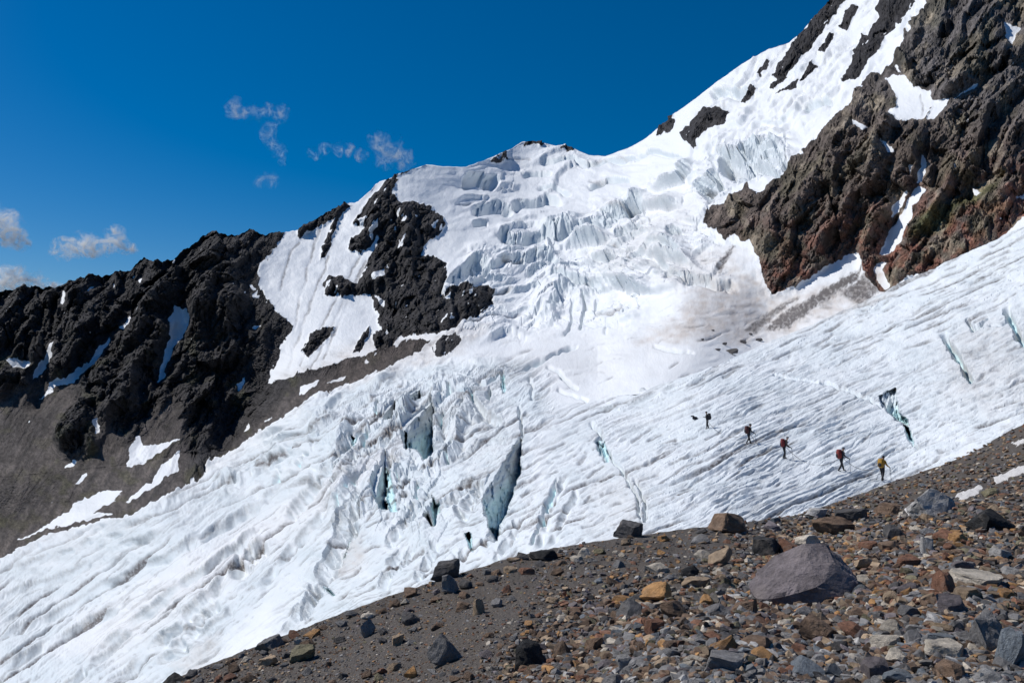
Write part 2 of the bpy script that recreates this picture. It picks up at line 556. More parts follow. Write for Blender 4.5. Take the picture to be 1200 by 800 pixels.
sd_left = np.full(X.shape, -60.0)
m_ = X < 540
sd_left[m_] = poly_sd(LEFT, wx[m_], wy[m_])
sd_rib = union_sd([RIB])
sd_face = union_sd([FACE], 60)
sd_misc = union_sd(ROCKS)
sd_snow = union_sd(SNOWS, 40, False)
rock_sd = np.maximum(np.maximum(sd_left, sd_rib), np.maximum(sd_face, sd_misc))
streak = fbm((X + 0.5 * Y) / 5.0, (Y - 0.5 * X) / 40.0, 3, 77)
rock_sd = np.minimum(rock_sd + np.where(X > 800, 1.0, 3.0) * streak, -sd_snow + 1.0 * streak)
flecks = fbm((X + 0.6 * Y) / 6, (Y - 0.6 * X) / 16, 3, 79) + 0.5 * fbm(X / 30, Y / 30, 2, 80)
fl_w = 0.75 * ss(-30, 0, np.maximum(sd_rib, sd_misc)) + 0.35 * ss(-30, 0, sd_left) * ss(430, 330, Y) + 0.45 * ss(-30, 0, sd_face) * ss(120, 30, Y)
rock_sd = np.minimum(rock_sd, 14 * (0.66 - fl_w * 0.30 - flecks) + 1.0)
rock = ss(-2.2, 2.2, rock_sd)


def soft(poly, edge=25.0, sub=None):
    m = boxed(poly, X, Y, edge * 1.5)
    o = np.zeros(X.shape)
    sd = poly_sd(poly, X[m], Y[m])
    o[m] = ss(-edge, edge, sd)
    return o


h = np.zeros(X.shape)          # height over the survey surface, in pixels of the place
ice = np.zeros(X.shape)        # bare blue ice
dirt = np.zeros(X.shape)       # grit and dust on the ice


def rot(deg):
    c, s = math.cos(R(deg)), math.sin(R(deg))
    # a runs up to the right at the angle, b across it
    return X * c - Y * s, X * s + Y * c


def facets(x, y, seed):
    """broken faces: each cell a small tilted plane"""
    f1, f2, cid, cx, cy = voro(x, y, seed)
    r0 = (cid & 255) / 255.0 - 0.5
    r1 = ((cid >> 8) & 255) / 255.0 - 0.5
    r2 = ((cid >> 16) & 255) / 255.0 - 0.5
    return 0.8 * r0 + 2.4 * (cx * r1 + cy * r2) - 0.12 * ss(0.08, 0.0, f2 - f1)


def columns(x, y, seed):
    return (voro(x, y, seed)[2] & 1023) / 1023.0 - 0.5


def dashes(wgt, ang, width, length, amp, seed, dirty=0.0, cover=0.0, drop=0.28, jag=0.0):
    """melt steps in the ice: long low waves, steep on the side away from the sun, each running out after a while"""
    m = wgt > 0.004
    x, y, w = X[m], Y[m], wgt[m]
    c, s_ = math.cos(R(ang)), math.sin(R(ang))
    a, b = x * c - y * s_, x * s_ + y * c
    ph = b / width + 1.1 * fbm(a / (length * 1.6), b / (width * 6), 2, seed) + 0.35 * fbm(a / (length * 0.4), b / (width * 2.2), 2, seed + 4) + 0.04 * fbm(x / 5, y / 5, 2, seed + 6)
    if jag:
        ph = ph + jag * columns(a / (length * 0.45), b / (width * 0.9), seed + 12)
    k = np.floor(ph)
    f = ph - k
    on = ss(cover - 0.25, cover + 0.35, perlin(a / length + k * 5.37, k * 2.71 + 0.5, seed + 1) + 0.3 * perlin(a / (length * 0.3) + k * 1.3, k * 0.71 + 0.2, seed + 2))
    drop = min(0.45, max(drop, 3.2 / width))
    prof = np.where(f < 1 - drop, (f / (1 - drop)) ** 1.3, (1 - f) / drop)
    h[m] += w * amp * on * (prof - 0.4)
    if dirty:
        gr = ss(1 - drop * 0.75, 1 - drop * 0.2, f) * ss(1.0, 0.97, f) * on * ss(0.0, 0.4, fbm(x / 11, y / 7, 3, seed + 8) + 0.15)
        dirt[m] = np.maximum(dirt[m], w * dirty * gr)



# ---- rock relief
rl = ss(-12, 6, sd_left)
rf = ss(-8, 8, sd_face)
rr = ss(-6, 6, np.maximum(sd_rib, sd_misc))
qx, qy = X + 14 * fbm(X / 50, Y / 50, 3, 31), Y + 14 * fbm(X / 50, Y / 50, 3, 37)


def tent(pts, amp, w):
    m = boxed(pts, qx, qy, w)
    if not m.any():
        return
    d, _, p = line_dist(pts, qx[m], qy[m])
    t = np.clip(1 - d / w, 0, 1)
    h[m] += 1.7 * amp * (edge_l[m] if amp > 0 else 1) * t * ss(0, 0.3, p + 0.02) * (rl[m] + rf[m]).clip(0, 1)


scree = soft([(-700, 440), (-20, 470), (60, 440), (110, 470), (150, 520), (200, 470), (230, 560), (320, 460), (420, 430), (480, 410), (420, 470), (240, 580), (0, 680), (-700, 760)], 14) * rl
scree *= 1 - soft([(64, 514), (78, 482), (108, 468), (130, 488), (114, 526), (84, 540)], 7)
scree *= 1 - 0.8 * soft([(222, 566), (226, 505), (258, 472), (316, 440), (352, 428), (330, 474), (262, 534)], 8)
ca, cb = rot(58)
crag_l = 26 * ridged(qx / 78 + 0.35 * qy / 78, qy / 120, 3, 41, 0.45) + 8 * ridged(cb / 30, ca / 46, 5, 43, 0.6) + 5 * facets((qx + 0.45 * qy) / 26, (qy - 0.5 * qx) / 40, 44) + 2 * facets((X + 0.5 * Y) / 9, (Y - 0.5 * X) / 15, 45)
edge_l = 1 - ss(230, 290, X) * (1 - (0.12 + 0.88 * ss(0, 60, sd_left)))
h += rl * crag_l * edge_l * (1 - 0.75 * ss(-12, 2, sd_snow)) * (1 - 0.93 * scree) * ss(-4, 70, Y - y_top[None])
for pts, amp, w in [([(205, 300), (190, 350), (175, 400), (150, 440), (105, 500)], 20, 34), ([(290, 272), (272, 335), (252, 390), (218, 430), (205, 525)], 24, 42),
                    ([(335, 375), (300, 420), (268, 470), (228, 530)], 16, 34), ([(112, 326), (92, 370), (62, 415)], 16, 28), ([(30, 340), (15, 390), (-5, 430)], 15, 28),
                    ([(160, 440), (120, 470), (80, 520)], 12, 22), ([(260, 275), (236, 320), (232, 360)], 13, 20),
                    ([(225, 365), (205, 410), (186, 455)], -9, 16), ([(150, 385), (100, 430), (45, 468)], -9, 18), ([(64, 405), (48, 440), (40, 470)], -6, 12),
                    ([(1000, 130), (975, 190), (935, 250), (915, 330)], 18, 34), ([(1050, 150), (1030, 200), (1010, 260), (960, 310)], 12, 30), ([(940, 180), (905, 230), (885, 290)], 12, 26),
                    ([(1130, 60), (1120, 130), (1090, 180), (1075, 240), (1060, 310)], 14, 34), ([(1200, 90), (1160, 160), (1120, 240), (1085, 300)], 16, 40), ([(1090, 20), (1060, 80)], 12, 24),
                    ([(1080, 145), (1074, 210), (1060, 260), (1028, 320)], -5, 20), ([(1030, 95), (1020, 140)], -8, 20)]:
    tent(pts, amp, w)
sc_r = rot(62)[1]
dashes(scree, 60, 16, 110, 3.0, 445, 0, 0.0, 0.4)
dashes(scree, 56, 7, 50, 1.4, 447, 0, 0.0, 0.45)
h += scree * rng.uniform(-0.5, 0.5, X.shape)
h += scree * (1.2 * fbm(sc_r / 16, rot(62)[0] / 120, 4, 47) + 0.5 * fbm(X / 5, Y / 5, 3, 48))
ca, cb = rot(64)
crag_f = 20 * ridged(qx / 60 + 0.4 * qy / 60, qy / 95, 3, 53, 0.48) + 8 * ridged(cb / 24, ca / 52, 5, 57, 0.6) + 5 * facets((qx + 0.5 * qy) / 24, (qy - 0.6 * qx) / 44, 58) + 2.2 * facets((X + 0.6 * Y) / 9, (Y - 0.5 * X) / 17, 59)
h += rf * crag_f * (1 - 0.9 * ss(-12, 2, sd_snow)) * (0.28 + 0.72 * ss(0, 45, sd_face + 0.25 * (X - 900).clip(0)))
h += rr * (3 + 28 * ridged(qx / 40, qy / 54, 3, 61, 0.48) + 7 * facets((qx + 0.5 * qy) / 17, (qy - 0.5 * qx) / 26, 63) + 3 * facets((X + 0.5 * Y) / 8, (Y - 0.5 * X) / 12, 64)) * ss(-4, 14, np.maximum(sd_rib, sd_misc))
keep = (1 - 0.85 * ss(-9, 2, sd_snow))
wl_ = rl * (1 - scree) * edge_l * keep * rock
dashes(wl_, 52, 44, 110, 40, 420, 0, -0.3, 0.4, 0.55)
dashes(wl_, 56, 24, 60, 20, 421, 0, -0.25, 0.35, 0.55)
dashes(wl_, 58, 13, 34, 9, 423, 0, -0.2, 0.32, 0.55)
dashes(wl_, 48, 6.5, 18, 4.2, 425, 0, -0.1, 0.35, 0.55)
dashes(wl_, 20, 9, 22, 3.5, 427, 0, 0.05, 0.3, 0.55)
dashes(wl_, -18, 11, 40, 5, 428, 0, -0.05, 0.3, 0.6)
wf_ = rf * keep * rock * (0.5 + 0.5 * ss(0, 30, sd_face))
dashes(wf_, 58, 52, 140, 44, 430, 0, -0.3, 0.4, 0.55)
dashes(wf_, 62, 27, 80, 22, 431, 0, -0.25, 0.35, 0.55)
dashes(wf_, 54, 14, 46, 11, 433, 0, -0.2, 0.32, 0.55)
dashes(wf_, 63, 6.5, 22, 4.5, 435, 0, -0.1, 0.35, 0.55)
dashes(wf_, 30, 10, 26, 4.0, 437, 0, 0.05, 0.3, 0.55)
dashes(wf_, -22, 13, 50, 6, 438, 0, -0.05, 0.3, 0.6)
wr_ = rr * rock
dashes(wr_, 60, 18, 40, 12, 441, 0, -0.2, 0.3, 0.55)
dashes(wr_, 55, 8, 22, 5, 443, 0, -0.15, 0.32, 0.55)
h += (rl * (1 - scree) + rf + rr).clip(0, 1) * rock * keep * rng.uniform(-1.5, 1.5, X.shape)
crack = ridged(cb / 9, ca / 22, 3, 66)
h += (rl * (1 - scree) + rf + rr).clip(0, 1) * rock * 2.6 * (crack - 0.4)

# ---- snow and ice
icy = 1 - ss(-3, 4, rock_sd)
upper = ss(430, 330, Y) * is_far * icy
h += upper * (3.5 * fbm(X / 60, Y / 40, 3, 71) + 0.9 * fbm(X / 14, Y / 9, 3, 73))
FALL = [(520, 345), (560, 296), (600, 268), (690, 258), (750, 228), (850, 168), (925, 165), (930, 190), (860, 225), (826, 265), (850, 290), (860, 325), (770, 340), (740, 385), (640, 385), (560, 400), (530, 390)]
fall = soft(FALL, 20) * icy * is_far
PEAK = [(520, 200), (640, 170), (760, 170), (800, 200), (720, 255), (600, 262), (530, 262)]
peak = soft(PEAK, 22) * icy * is_far
STEEP = [(800, 150), (900, 80), (980, 60), (1010, 100), (940, 170), (820, 190)]
steep = soft(STEEP, 20) * icy * is_far


def terraces(wgt, period, amp, ang, seed, warp=1.0, riser=0.25, tone=0.4):
    m = wgt > 0.004
    x, y, w = X[m], Y[m], wgt[m]
    c, s_ = math.cos(R(ang)), math.sin(R(ang))
    b = x * s_ + y * c
    ph = b / period + warp * fbm(x / (period * 3.2), y / (period * 2.2), 2, seed) + 0.24 * columns(x / (period * 1.2), y / (period * 1.6), seed + 9) + 0.06 * fbm(x / 6, y / 6, 2, seed + 11)
    k = np.floor(ph)
    f = ph - k
    ampv = amp * ss(-0.3, 0.45, fbm(x / (period * 2.6) + k * 3.1, y / (period * 4) + k * 1.7, 2, seed + 3))
    prof = np.where(f < 1 - riser, f / (1 - riser), (1 - f) / riser)
    face = ss(1 - riser - 0.02, 1 - riser + 0.06, f) * ss(1.02, 0.9, f)
    h[m] += w * ampv * prof
    ice[m] = np.maximum(ice[m], w * face * np.clip(ampv / (amp + 1e-6), 0, 1) * tone)


terraces(fall, 32, 20, 8, 101, 1.5, 0.2, 0.6)
terraces(fall, 21, 8, 24, 105, 1.4, 0.22, 0.5)
terraces(fall, 13, 3.6, 12, 111, 1.5, 0.24)
w_ur = soft([(800, 150), (880, 70), (970, 0), (1100, -60), (1090, 10), (1010, 100), (900, 180), (820, 190)], 14) * icy * is_far
dashes(w_ur, 46, 16, 60, 6.0, 169, 0.2, -0.05, 0.3)
dashes(w_ur, 40, 8, 30, 2.6, 171, 0.25, 0.0, 0.4)
terraces(peak, 28, 5.0, -2, 121, 1.3, 0.14, 0.3)
dashes(fall, 10, 11, 44, 3.2, 161, 0.25, 0.15, 0.2)
dashes(fall, 22, 6, 18, 0.9, 167, 0.15, 0.15, 0.25)
dashes(peak, 4, 8, 40, 1.8, 163, 0.1, 0.15)
dashes(steep, 34, 8, 34, 2.4, 165, 0.15, 0.0)
terraces(steep, 20, 6.0, 30, 131, 1.3, 0.22, 0.35)
f1, f2, cid, cx, cy = voro(qx / 15 + 0.3 * Y / 15, qy / 11, 141)
rnd = (cid & 1023) / 1023.0
blk = (rnd - 0.5) * 7 + cx * ((cid >> 4 & 255) / 255.0 - 0.3) * 8 - cy * 5
h += 0.5 * fall * ss(0.5, 0.85, fbm(X / 45, Y / 45, 2, 145) + 0.5) * (blk - 5 * ss(0.14, 0.0, f2 - f1))
f1, f2, cid, cx, cy = voro(X / 6.5 + 0.2 * Y / 6, qy / 5, 147)
h += fall * 0.12 * (((cid & 1023) / 1023.0 - 0.5) * 3 - cy * 2.5)

# scarps: (lip line, drop in pixels, breadth in pixels)
SCARPS = [([(579, 279), (590, 271), (612, 272), (640, 270), (668, 269), (690, 263), (715, 250), (745, 238), (762, 234)], 11, 17), ([(600, 301), (612, 304), (628, 297), (641, 296), (657, 303)], 9, 14),
          ([(612, 318), (630, 312), (646, 312), (660, 319)], 8, 12), ([(518, 336), (528, 322), (545, 312), (558, 303), (566, 306), (577, 309)], 15, 26), ([(536, 208), (548, 203), (565, 203), (580, 206), (588, 213)], 12, 20),
          ([(550, 244), (562, 241), (578, 238), (592, 240), (602, 245)], 9, 14), ([(596, 240), (608, 233), (622, 232), (640, 229), (664, 234)], 9, 13), ([(610, 205), (628, 201), (648, 202)], 5, 7),
          ([(628, 219), (650, 220), (672, 226)], 3.5, 6), ([(688, 218), (706, 212), (722, 208), (742, 210)], 5, 8), ([(552, 262), (562, 259), (572, 261)], 5, 7), ([(700, 252), (722, 246), (740, 240), (757, 231)], 6, 8),
          ([(718, 277), (730, 267), (744, 261), (756, 262)], 9, 13), ([(838, 178), (850, 175), (868, 177), (884, 170), (903, 172), (922, 167)], 28, 40), ([(815, 226), (828, 212), (842, 204)], 16, 30), ([(780, 270), (790, 266), (802, 276)], 10, 16),
          ([(778, 292), (790, 290), (803, 298)], 9, 14), ([(740, 181), (765, 176), (790, 178), (806, 184)], 4, 6), ([(626, 186), (660, 186), (692, 191), (730, 186), (752, 179)], 4.5, 7), ([(830, 108), (848, 100), (868, 106), (884, 98)], 10, 16),
          ([(940, 128), (955, 118), (972, 112)], 8, 12), ([(765, 300), (790, 318), (812, 322), (840, 330), (866, 331)], 8, 14), ([(640, 330), (668, 328), (690, 336), (712, 333)], 5, 9), ([(690, 300), (716, 304), (742, 300)], 6, 10)]
for pts, dh, br in SCARPS:
    dh = dh * 1.6
    m = boxed(pts, X, Y, br + 6) & is_far
    jx = X[m] + 5 * fbm(X[m] / 24, Y[m] / 24, 2, 151)
    jy = Y[m] + 4 * fbm(X[m] / 22, Y[m] / 24, 2, 153) + min(6.0, 2.0 + 0.12 * dh) * columns(X[m] / (14 + dh * 0.4), Y[m] / (26 + dh), 155)
    d, sd, p = line_dist(pts, jx, jy)
    ends = ss(0.0, 0.12, p) * ss(1.0, 0.88, p)
    low = (sd > 0)
    fw = max(3.5, dh * 0.42)
    dh = dh * (0.75 if dh > 11 else 1.0)
    prof = np.where(low, np.clip(d / fw, 0, 1) * (1 - ss(fw, max(br, fw * 1.8), d)) - 0.1 * ss(6, 0, d), -0.2 * ss(br * 0.8, 0, d))
    h[m] -= dh * ends * prof * (1 - rock[m])
    ice[m] = np.maximum(ice[m], np.where(low, ss(br * 0.75, 2, d), 0) * ends * 0.5)
    if dh > 9:
        h[m] += np.where(low, ss(br, fw, d), 0) * ends * (1 - rock[m]) * dh * (0.24 * facets(X[m] / 12, Y[m] / 13, 156) + 0.16 * fbm(X[m] / 26, Y[m] / 3.2, 2, 158))

h += ice * is_far * (1.4 * fbm(X / 9, Y / 4, 3, 157))

# ---- the lower glacier
low = (Y > 380) & (~is_far | (X < 760))
gl = icy * ss(400, 440, Y)
LEFTICE = [(-700, 960), (-700, 690), (0, 650), (150, 600), (240, 555), (340, 480), (450, 430), (560, 405), (620, 420), (560, 480), (450, 540), (390, 620), (330, 700), (260, 760), (200, 860), (-200, 960)]
w_li = soft(LEFTICE, 25) * gl
CORE = [(360, 500), (430, 462), (520, 445), (600, 425), (640, 440), (650, 480), (630, 520), (630, 600), (610, 690), (520, 730), (440, 750), (340, 790), (320, 740), (370, 640), (385, 560)]
w_co = soft(CORE, 22) * gl
SHELF = [(640, 480), (700, 470), (860, 420), (1034, 343), (1200, 265), (1900, -60), (1900, 600), (1200, 620), (1000, 680), (700, 760), (560, 760), (600, 640), (630, 560)]
w_sh = soft(SHELF, 22) * icy * (~is_far)
w_sh = np.where(~is_far, np.maximum(w_sh, ss(700, 760, X) * icy), 0)
BOWL = [(560, 420), (640, 395), (720, 385), (800, 345), (900, 350), (900, 400), (830, 440), (700, 470), (640, 470)]
w_bo = soft(BOWL, 18) * is_far * icy


def grooves(wgt, ang, width, length, amp, seed, dirty, warp=0.6, sharp=0.16):
    m = wgt > 0.004
    x, y, w = X[m], Y[m], wgt[m]
    c, s_ = math.cos(R(ang)), math.sin(R(ang))
    a, b = x * c - y * s_, x * s_ + y * c
    b = b + warp * width * 1.6 * fbm(a / (length * 1.1), b / (width * 7), 3, seed + 7)
    p = perlin(b / width, a / length, seed) + 0.35 * perlin(b / width * 2.3, a / length * 2.1, seed + 1)
    q = np.abs(p)
    pat = ss(-0.2, 0.35, fbm(a / (length * 1.3), b / (width * 5), 2, seed + 2))
    h[m] += w * amp * (np.minimum(q, 0.45) - 0.2) * (0.35 + 0.65 * pat)
    dirt[m] = np.maximum(dirt[m], w * dirty * ss(sharp, 0.01, q) * pat)


def flow_lines(wgt, ang, gap, length, half, dark, depth, seed, cover=0.0, bend=0.8):
    """thin dirt filled fissures that follow the flow of the ice"""
    m = wgt > 0.004
    x, y, w = X[m], Y[m], wgt[m]
    c, s_ = math.cos(R(ang)), math.sin(R(ang))
    a, b = x * c - y * s_, x * s_ + y * c
    ph = b / gap + bend * fbm(a / (length * 1.5), b / (gap * 5), 2, seed) + 0.10 * fbm(a / 16, b / 8, 2, seed + 3)
    k = np.floor(ph)
    f = np.abs(ph - k - 0.5) * gap
    on = ss(cover, cover + 0.3, perlin(a / length + k * 7.77, k * 3.13 + 0.5, seed + 1) + 0.25 * perlin(a / (length * 0.25) + k, k * 1.13 + 0.5, seed + 2))
    half = half * 1.35
    t = ss(half + 1.0, half * 0.3, f) * on
    h[m] -= w * depth * 1.3 * t
    dirt[m] = np.maximum(dirt[m], w * min(1.0, dark * 1.15) * t)


near_s = ss(150, 75, D)
grooves(w_sh * near_s, 22, 8, 150, 5, 201, 0.4)
dashes(w_sh * near_s, 23, 9, 110, 2.8, 203, 0.5, 0.05, 0.22)
dashes(w_sh * near_s, 26, 5.0, 34, 2.2, 205, 0.45, 0.05, 0.3)
flow_lines(w_sh * near_s, 23, 17, 110, 1.0, 0.75, 2.0, 207, 0.08)
flow_lines(w_sh * near_s, 27, 11, 40, 0.8, 0.55, 1.4, 209, 0.15)
grooves(w_sh * (1 - near_s), 23, 5.0, 130, 4, 211, 0.4)
dashes(w_sh * (1 - near_s), 25, 6, 60, 2.8, 213, 0.5, 0.05, 0.25)
flow_lines(w_sh * (1 - near_s), 24, 10, 90, 0.8, 0.7, 1.6, 215, 0.05)
flow_lines(w_sh * (1 - near_s), 25, 6.5, 36, 0.6, 0.5, 1.0, 216, 0.12)
h += w_sh * (3.0 * fbm(X / 60, Y / 26, 3, 217) + 1.0 * fbm(rot(22)[0] / 14, rot(22)[1] / 6, 3, 219))
bot = ss(600, 720, Y + 0.25 * X)
grooves(w_li * (1 - bot), 26, 8, 170, 3.5, 221, 0.4)
dashes(w_li * (1 - bot), 26, 9, 140, 2.2, 223, 0.5, 0.05, 0.22)
dashes(w_li * (1 - bot), 30, 5.0, 30, 1.5, 225, 0.4, 0.05, 0.3)
flow_lines(w_li * (1 - bot), 24, 14, 220, 1.2, 1.0, 3.0, 227, -0.05)
flow_lines(w_li * (1 - bot), 29, 9, 50, 0.8, 0.6, 1.5, 229, 0.12)
grooves(w_li * bot, 38, 9, 180, 3.5, 231, 0.35)
dashes(w_li * bot, 37, 11, 170, 2.6, 233, 0.45, 0.05, 0.22)
dashes(w_li * bot, 39, 6, 36, 1.7, 235, 0.4, 0.1, 0.3)
flow_lines(w_li * bot, 37, 17, 240, 1.2, 1.0, 3.2, 237, -0.05)
flow_lines(w_li * bot, 40, 11, 60, 0.8, 0.55, 1.5, 239, 0.14)
grooves(w_co, 30, 7, 90, 4, 241, 0.5)
flow_lines(w_co, 33, 16, 120, 1.1, 0.8, 2.6, 242, 0.05)
dashes(w_co, 30, 9, 50, 2.4, 243, 0.45, 0.1, 0.25)
dashes(w_co, 34, 4.5, 18, 1.4, 245, 0.35, 0.1, 0.3)
flow_lines(w_co, 28, 13, 40, 0.9, 0.6, 1.6, 247, 0.1)
h += (w_li + w_co).clip(0, 1) * (4.0 * fbm(X / 42, Y / 34, 3, 251) + 1.1 * fbm(rot(30)[0] / 14, rot(30)[1] / 7, 3, 253))
h += w_bo * (1.5 * fbm(X / 40, Y / 18, 3, 261))
dashes(w_bo, 14, 9, 60, 1.6, 263, 0.3, 0.25, 0.25)
flow_lines(w_bo, 20, 18, 60, 0.7, 0.5, 1.5, 265, 0.25)
flow_lines(fall, 12, 16, 50, 0.9, 0.6, 2.2, 267, 0.2)
flow_lines(peak, 0, 20, 60, 0.7, 0.35, 1.5, 269, 0.25)

h += (w_li * 0.4 + w_sh * 0.1).clip(0, 0.45) * rng.uniform(-1, 1, X.shape)
# broken steps of the lower icefall
terr = soft([(250, 556), (345, 480), (440, 436), (560, 410), (600, 430), (520, 470), (420, 520), (330, 580), (260, 590)], 14) * gl
terraces(terr, 19, 11, 22, 271, 1.2, 0.25, 0.5)
terraces(terr, 8, 3.5, 30, 281, 1.5, 0.3)
co2 = soft([(380, 560), (430, 480), (500, 460), (560, 450), (560, 520), (520, 560), (540, 600), (500, 640), (430, 610), (395, 610)], 16) * gl
terraces(co2, 34, 15, 50, 291, 1.1, 0.25, 0.55)
terraces(co2, 15, 5, 38, 293, 1.3, 0.28, 0.4)
f1, f2, cid, cx, cy = voro((X + 0.7 * Y) / 30, (Y - 0.7 * X) / 48, 301)
blk = ((cid & 1023) / 1023.0 - 0.5) * 8 + cx * 6
h += 0.5 * co2 * (blk - 4 * ss(0.06, 0.0, f2 - f1))

# rubble of fallen ice between the walls
RUB = [(455, 535), (472, 528), (497, 540), (515, 535), (512, 560), (500, 575), (505, 590), (490, 610), (470, 610), (462, 585)]
rub = soft(RUB, 7)
f1, f2, cid, cx, cy = voro(qx / 7.5, qy / 6.5, 311)
h += rub * (((cid & 1023) / 1023.0) * 9 - 5 + 3 * cx * ((cid >> 5 & 63) / 32.0 - 1) - 6 * f1)
ice = np.maximum(ice, 0.35 * rub)

# long thin cracks: (line, half width px, depth px)
CRACKS = [([(512, 473), (530, 464), (548, 459), (560, 452), (575, 446), (592, 434)], 2.2, 9), ([(608, 434), (620, 428), (634, 423), (655, 412), (678, 405)], 2.4, 8), ([(551, 455), (554, 473)], 2.2, 10), ([(588, 433), (590, 460)], 2.4, 11),
          ([(608, 476), (611, 500), (612, 520)], 1.4, 6), ([(640, 428), (655, 434), (663, 446), (678, 456)], 1.7, 6), ([(618, 440), (625, 452), (622, 470)], 1.2, 4), ([(652, 456), (690, 470)], 1.2, 4),
          ([(690, 492), (702, 505), (712, 530), (735, 560), (745, 580), (752, 615)], 2.0, 7), ([(742, 560), (757, 590), (756, 615)], 1.6, 6), ([(655, 560), (640, 590), (632, 615), (622, 640)], 2.4, 10), ([(960, 448), (990, 455), (1015, 466), (1035, 478)], 1.8, 6),
          ([(905, 438), (935, 443), (960, 448)], 1.2, 4), ([(1104, 388), (1112, 402), (1122, 418), (1130, 432), (1140, 448)], 4.2, 15), ([(1132, 374), (1140, 384), (1150, 380), (1160, 372)], 2.5, 8), ([(1178, 358), (1184, 376), (1192, 390), (1204, 402)], 5.0, 15),
          ([(1160, 384), (1180, 378), (1196, 372)], 1.6, 6), ([(1064, 505), (1070, 520), (1078, 525)], 3.0, 8), ([(700, 512), (706, 526), (712, 540)], 4.2, 14), ([(765, 405), (790, 410), (815, 413)], 2.2, 6), ([(650, 372), (690, 380), (720, 384)], 1.0, 3),
          ([(684, 345), (686, 360), (680, 388)], 1.4, 5), ([(700, 350), (698, 365)], 1.1, 4), ([(672, 350), (668, 380), (660, 395)], 1.1, 4), ([(712, 375), (707, 392)], 1.0, 3), 
          ([(410, 520), (425, 505), (440, 500), (462, 486)], 2.2, 8), ([(395, 600), (405, 580), (418, 560), (430, 545)], 2.4, 9), ([(380, 560), (400, 530), (418, 512)], 2.2, 9), ([(300, 560), (330, 540), (352, 520), (380, 505)], 2.2, 7), ([(265, 570), (300, 545), (330, 520)], 1.8, 6), ([(430, 500), (425, 522)], 2.6, 11), ([(490, 560), (485, 586)], 2.4, 10), ([(530, 520), (523, 546)], 2.2, 9), ([(545, 470), (540, 490)], 2.2, 9), ([(470, 540), (465, 557)], 2.2, 9), ([(520, 480), (515, 502)], 2.4, 10),
          ([(398, 546), (390, 568)], 2.6, 11), ([(360, 530), (350, 549)], 2.4, 10), ([(330, 550), (320, 567)], 2.2, 9), ([(444, 470), (440, 486)], 2.2, 9), ([(575, 452), (572, 470)], 2.2, 9), ([(530, 455), (526, 468)], 2.0, 8)]
STEPS = [([(-20, 700), (60, 675), (140, 638), (200, 612)], 6, 14), ([(-10, 748), (60, 715), (150, 668), (240, 622), (330, 575)], 7, 15), ([(100, 770), (150, 730), (210, 680), (270, 640), (330, 600)], 8, 16), ([(120, 806), (190, 745), (235, 700), (265, 660)], 9, 18),
         ([(60, 815), (110, 770), (160, 725)], 7, 14), ([(-10, 668), (80, 640), (150, 620)], 5, 9), ([(0, 782), (70, 742), (150, 700)], 7, 14), ([(320, 750), (345, 715), (372, 684), (392, 650)], 8, 16), ([(440, 692), (452, 660), (474, 636)], 7, 14), ([(484, 684), (498, 655), (508, 636)], 6, 12),
         ([(575, 660), (592, 630), (604, 604)], 6, 12), ([(636, 644), (660, 600), (676, 566)], 5, 10), ([(622, 646), (634, 612), (645, 585), (660, 556)], 8, 12), ([(180, 780), (230, 745), (280, 700)], 7, 14), ([(300, 690), (330, 650), (360, 615), (392, 575)], 8, 16), ([(205, 640), (270, 608), (330, 566)], 6, 12),
         ([(556, 457), (562, 474), (578, 486), (594, 490)], 9, 14), ([(500, 505), (540, 492), (575, 486)], 5, 9), ([(520, 545), (560, 520), (606, 505)], 4, 9), ([(690, 480), (740, 470), (800, 448)], 3, 7),
         ([(474, 492), (456, 507), (438, 522)], 9, 14), ([(416, 508), (400, 520), (386, 536)], 8, 14), ([(563, 560), (545, 566), (530, 582), (520, 602)], 9, 15), ([(420, 566), (410, 600), (398, 628)], 9, 15), ([(527, 584), (512, 598), (500, 620)], 8, 14), ([(480, 640), (470, 655), (450, 672)], 7, 12), ([(545, 640), (530, 655), (520, 670)], 7, 12)]
STEPS += [([(366, 682), (376, 660), (386, 640), (398, 612), (416, 584)], 17, 26), ([(197, 760), (214, 738), (232, 714), (252, 696)], 13, 24), ([(264, 672), (278, 652), (292, 638), (309, 630)], 15, 27), ([(330, 610), (343, 590), (354, 574), (372, 555), (386, 540)], 12, 19),
          ([(434, 578), (441, 558), (447, 544), (454, 526)], 14, 18), ([(346, 722), (356, 702), (365, 684)], 12, 19), ([(534, 610), (545, 582), (563, 560)], 11, 17), ([(450, 640), (470, 610), (486, 585)], 9, 15), ([(404, 545), (420, 528), (442, 512)], 9, 15), ([(560, 640), (572, 622), (584, 600)], 8, 14)]
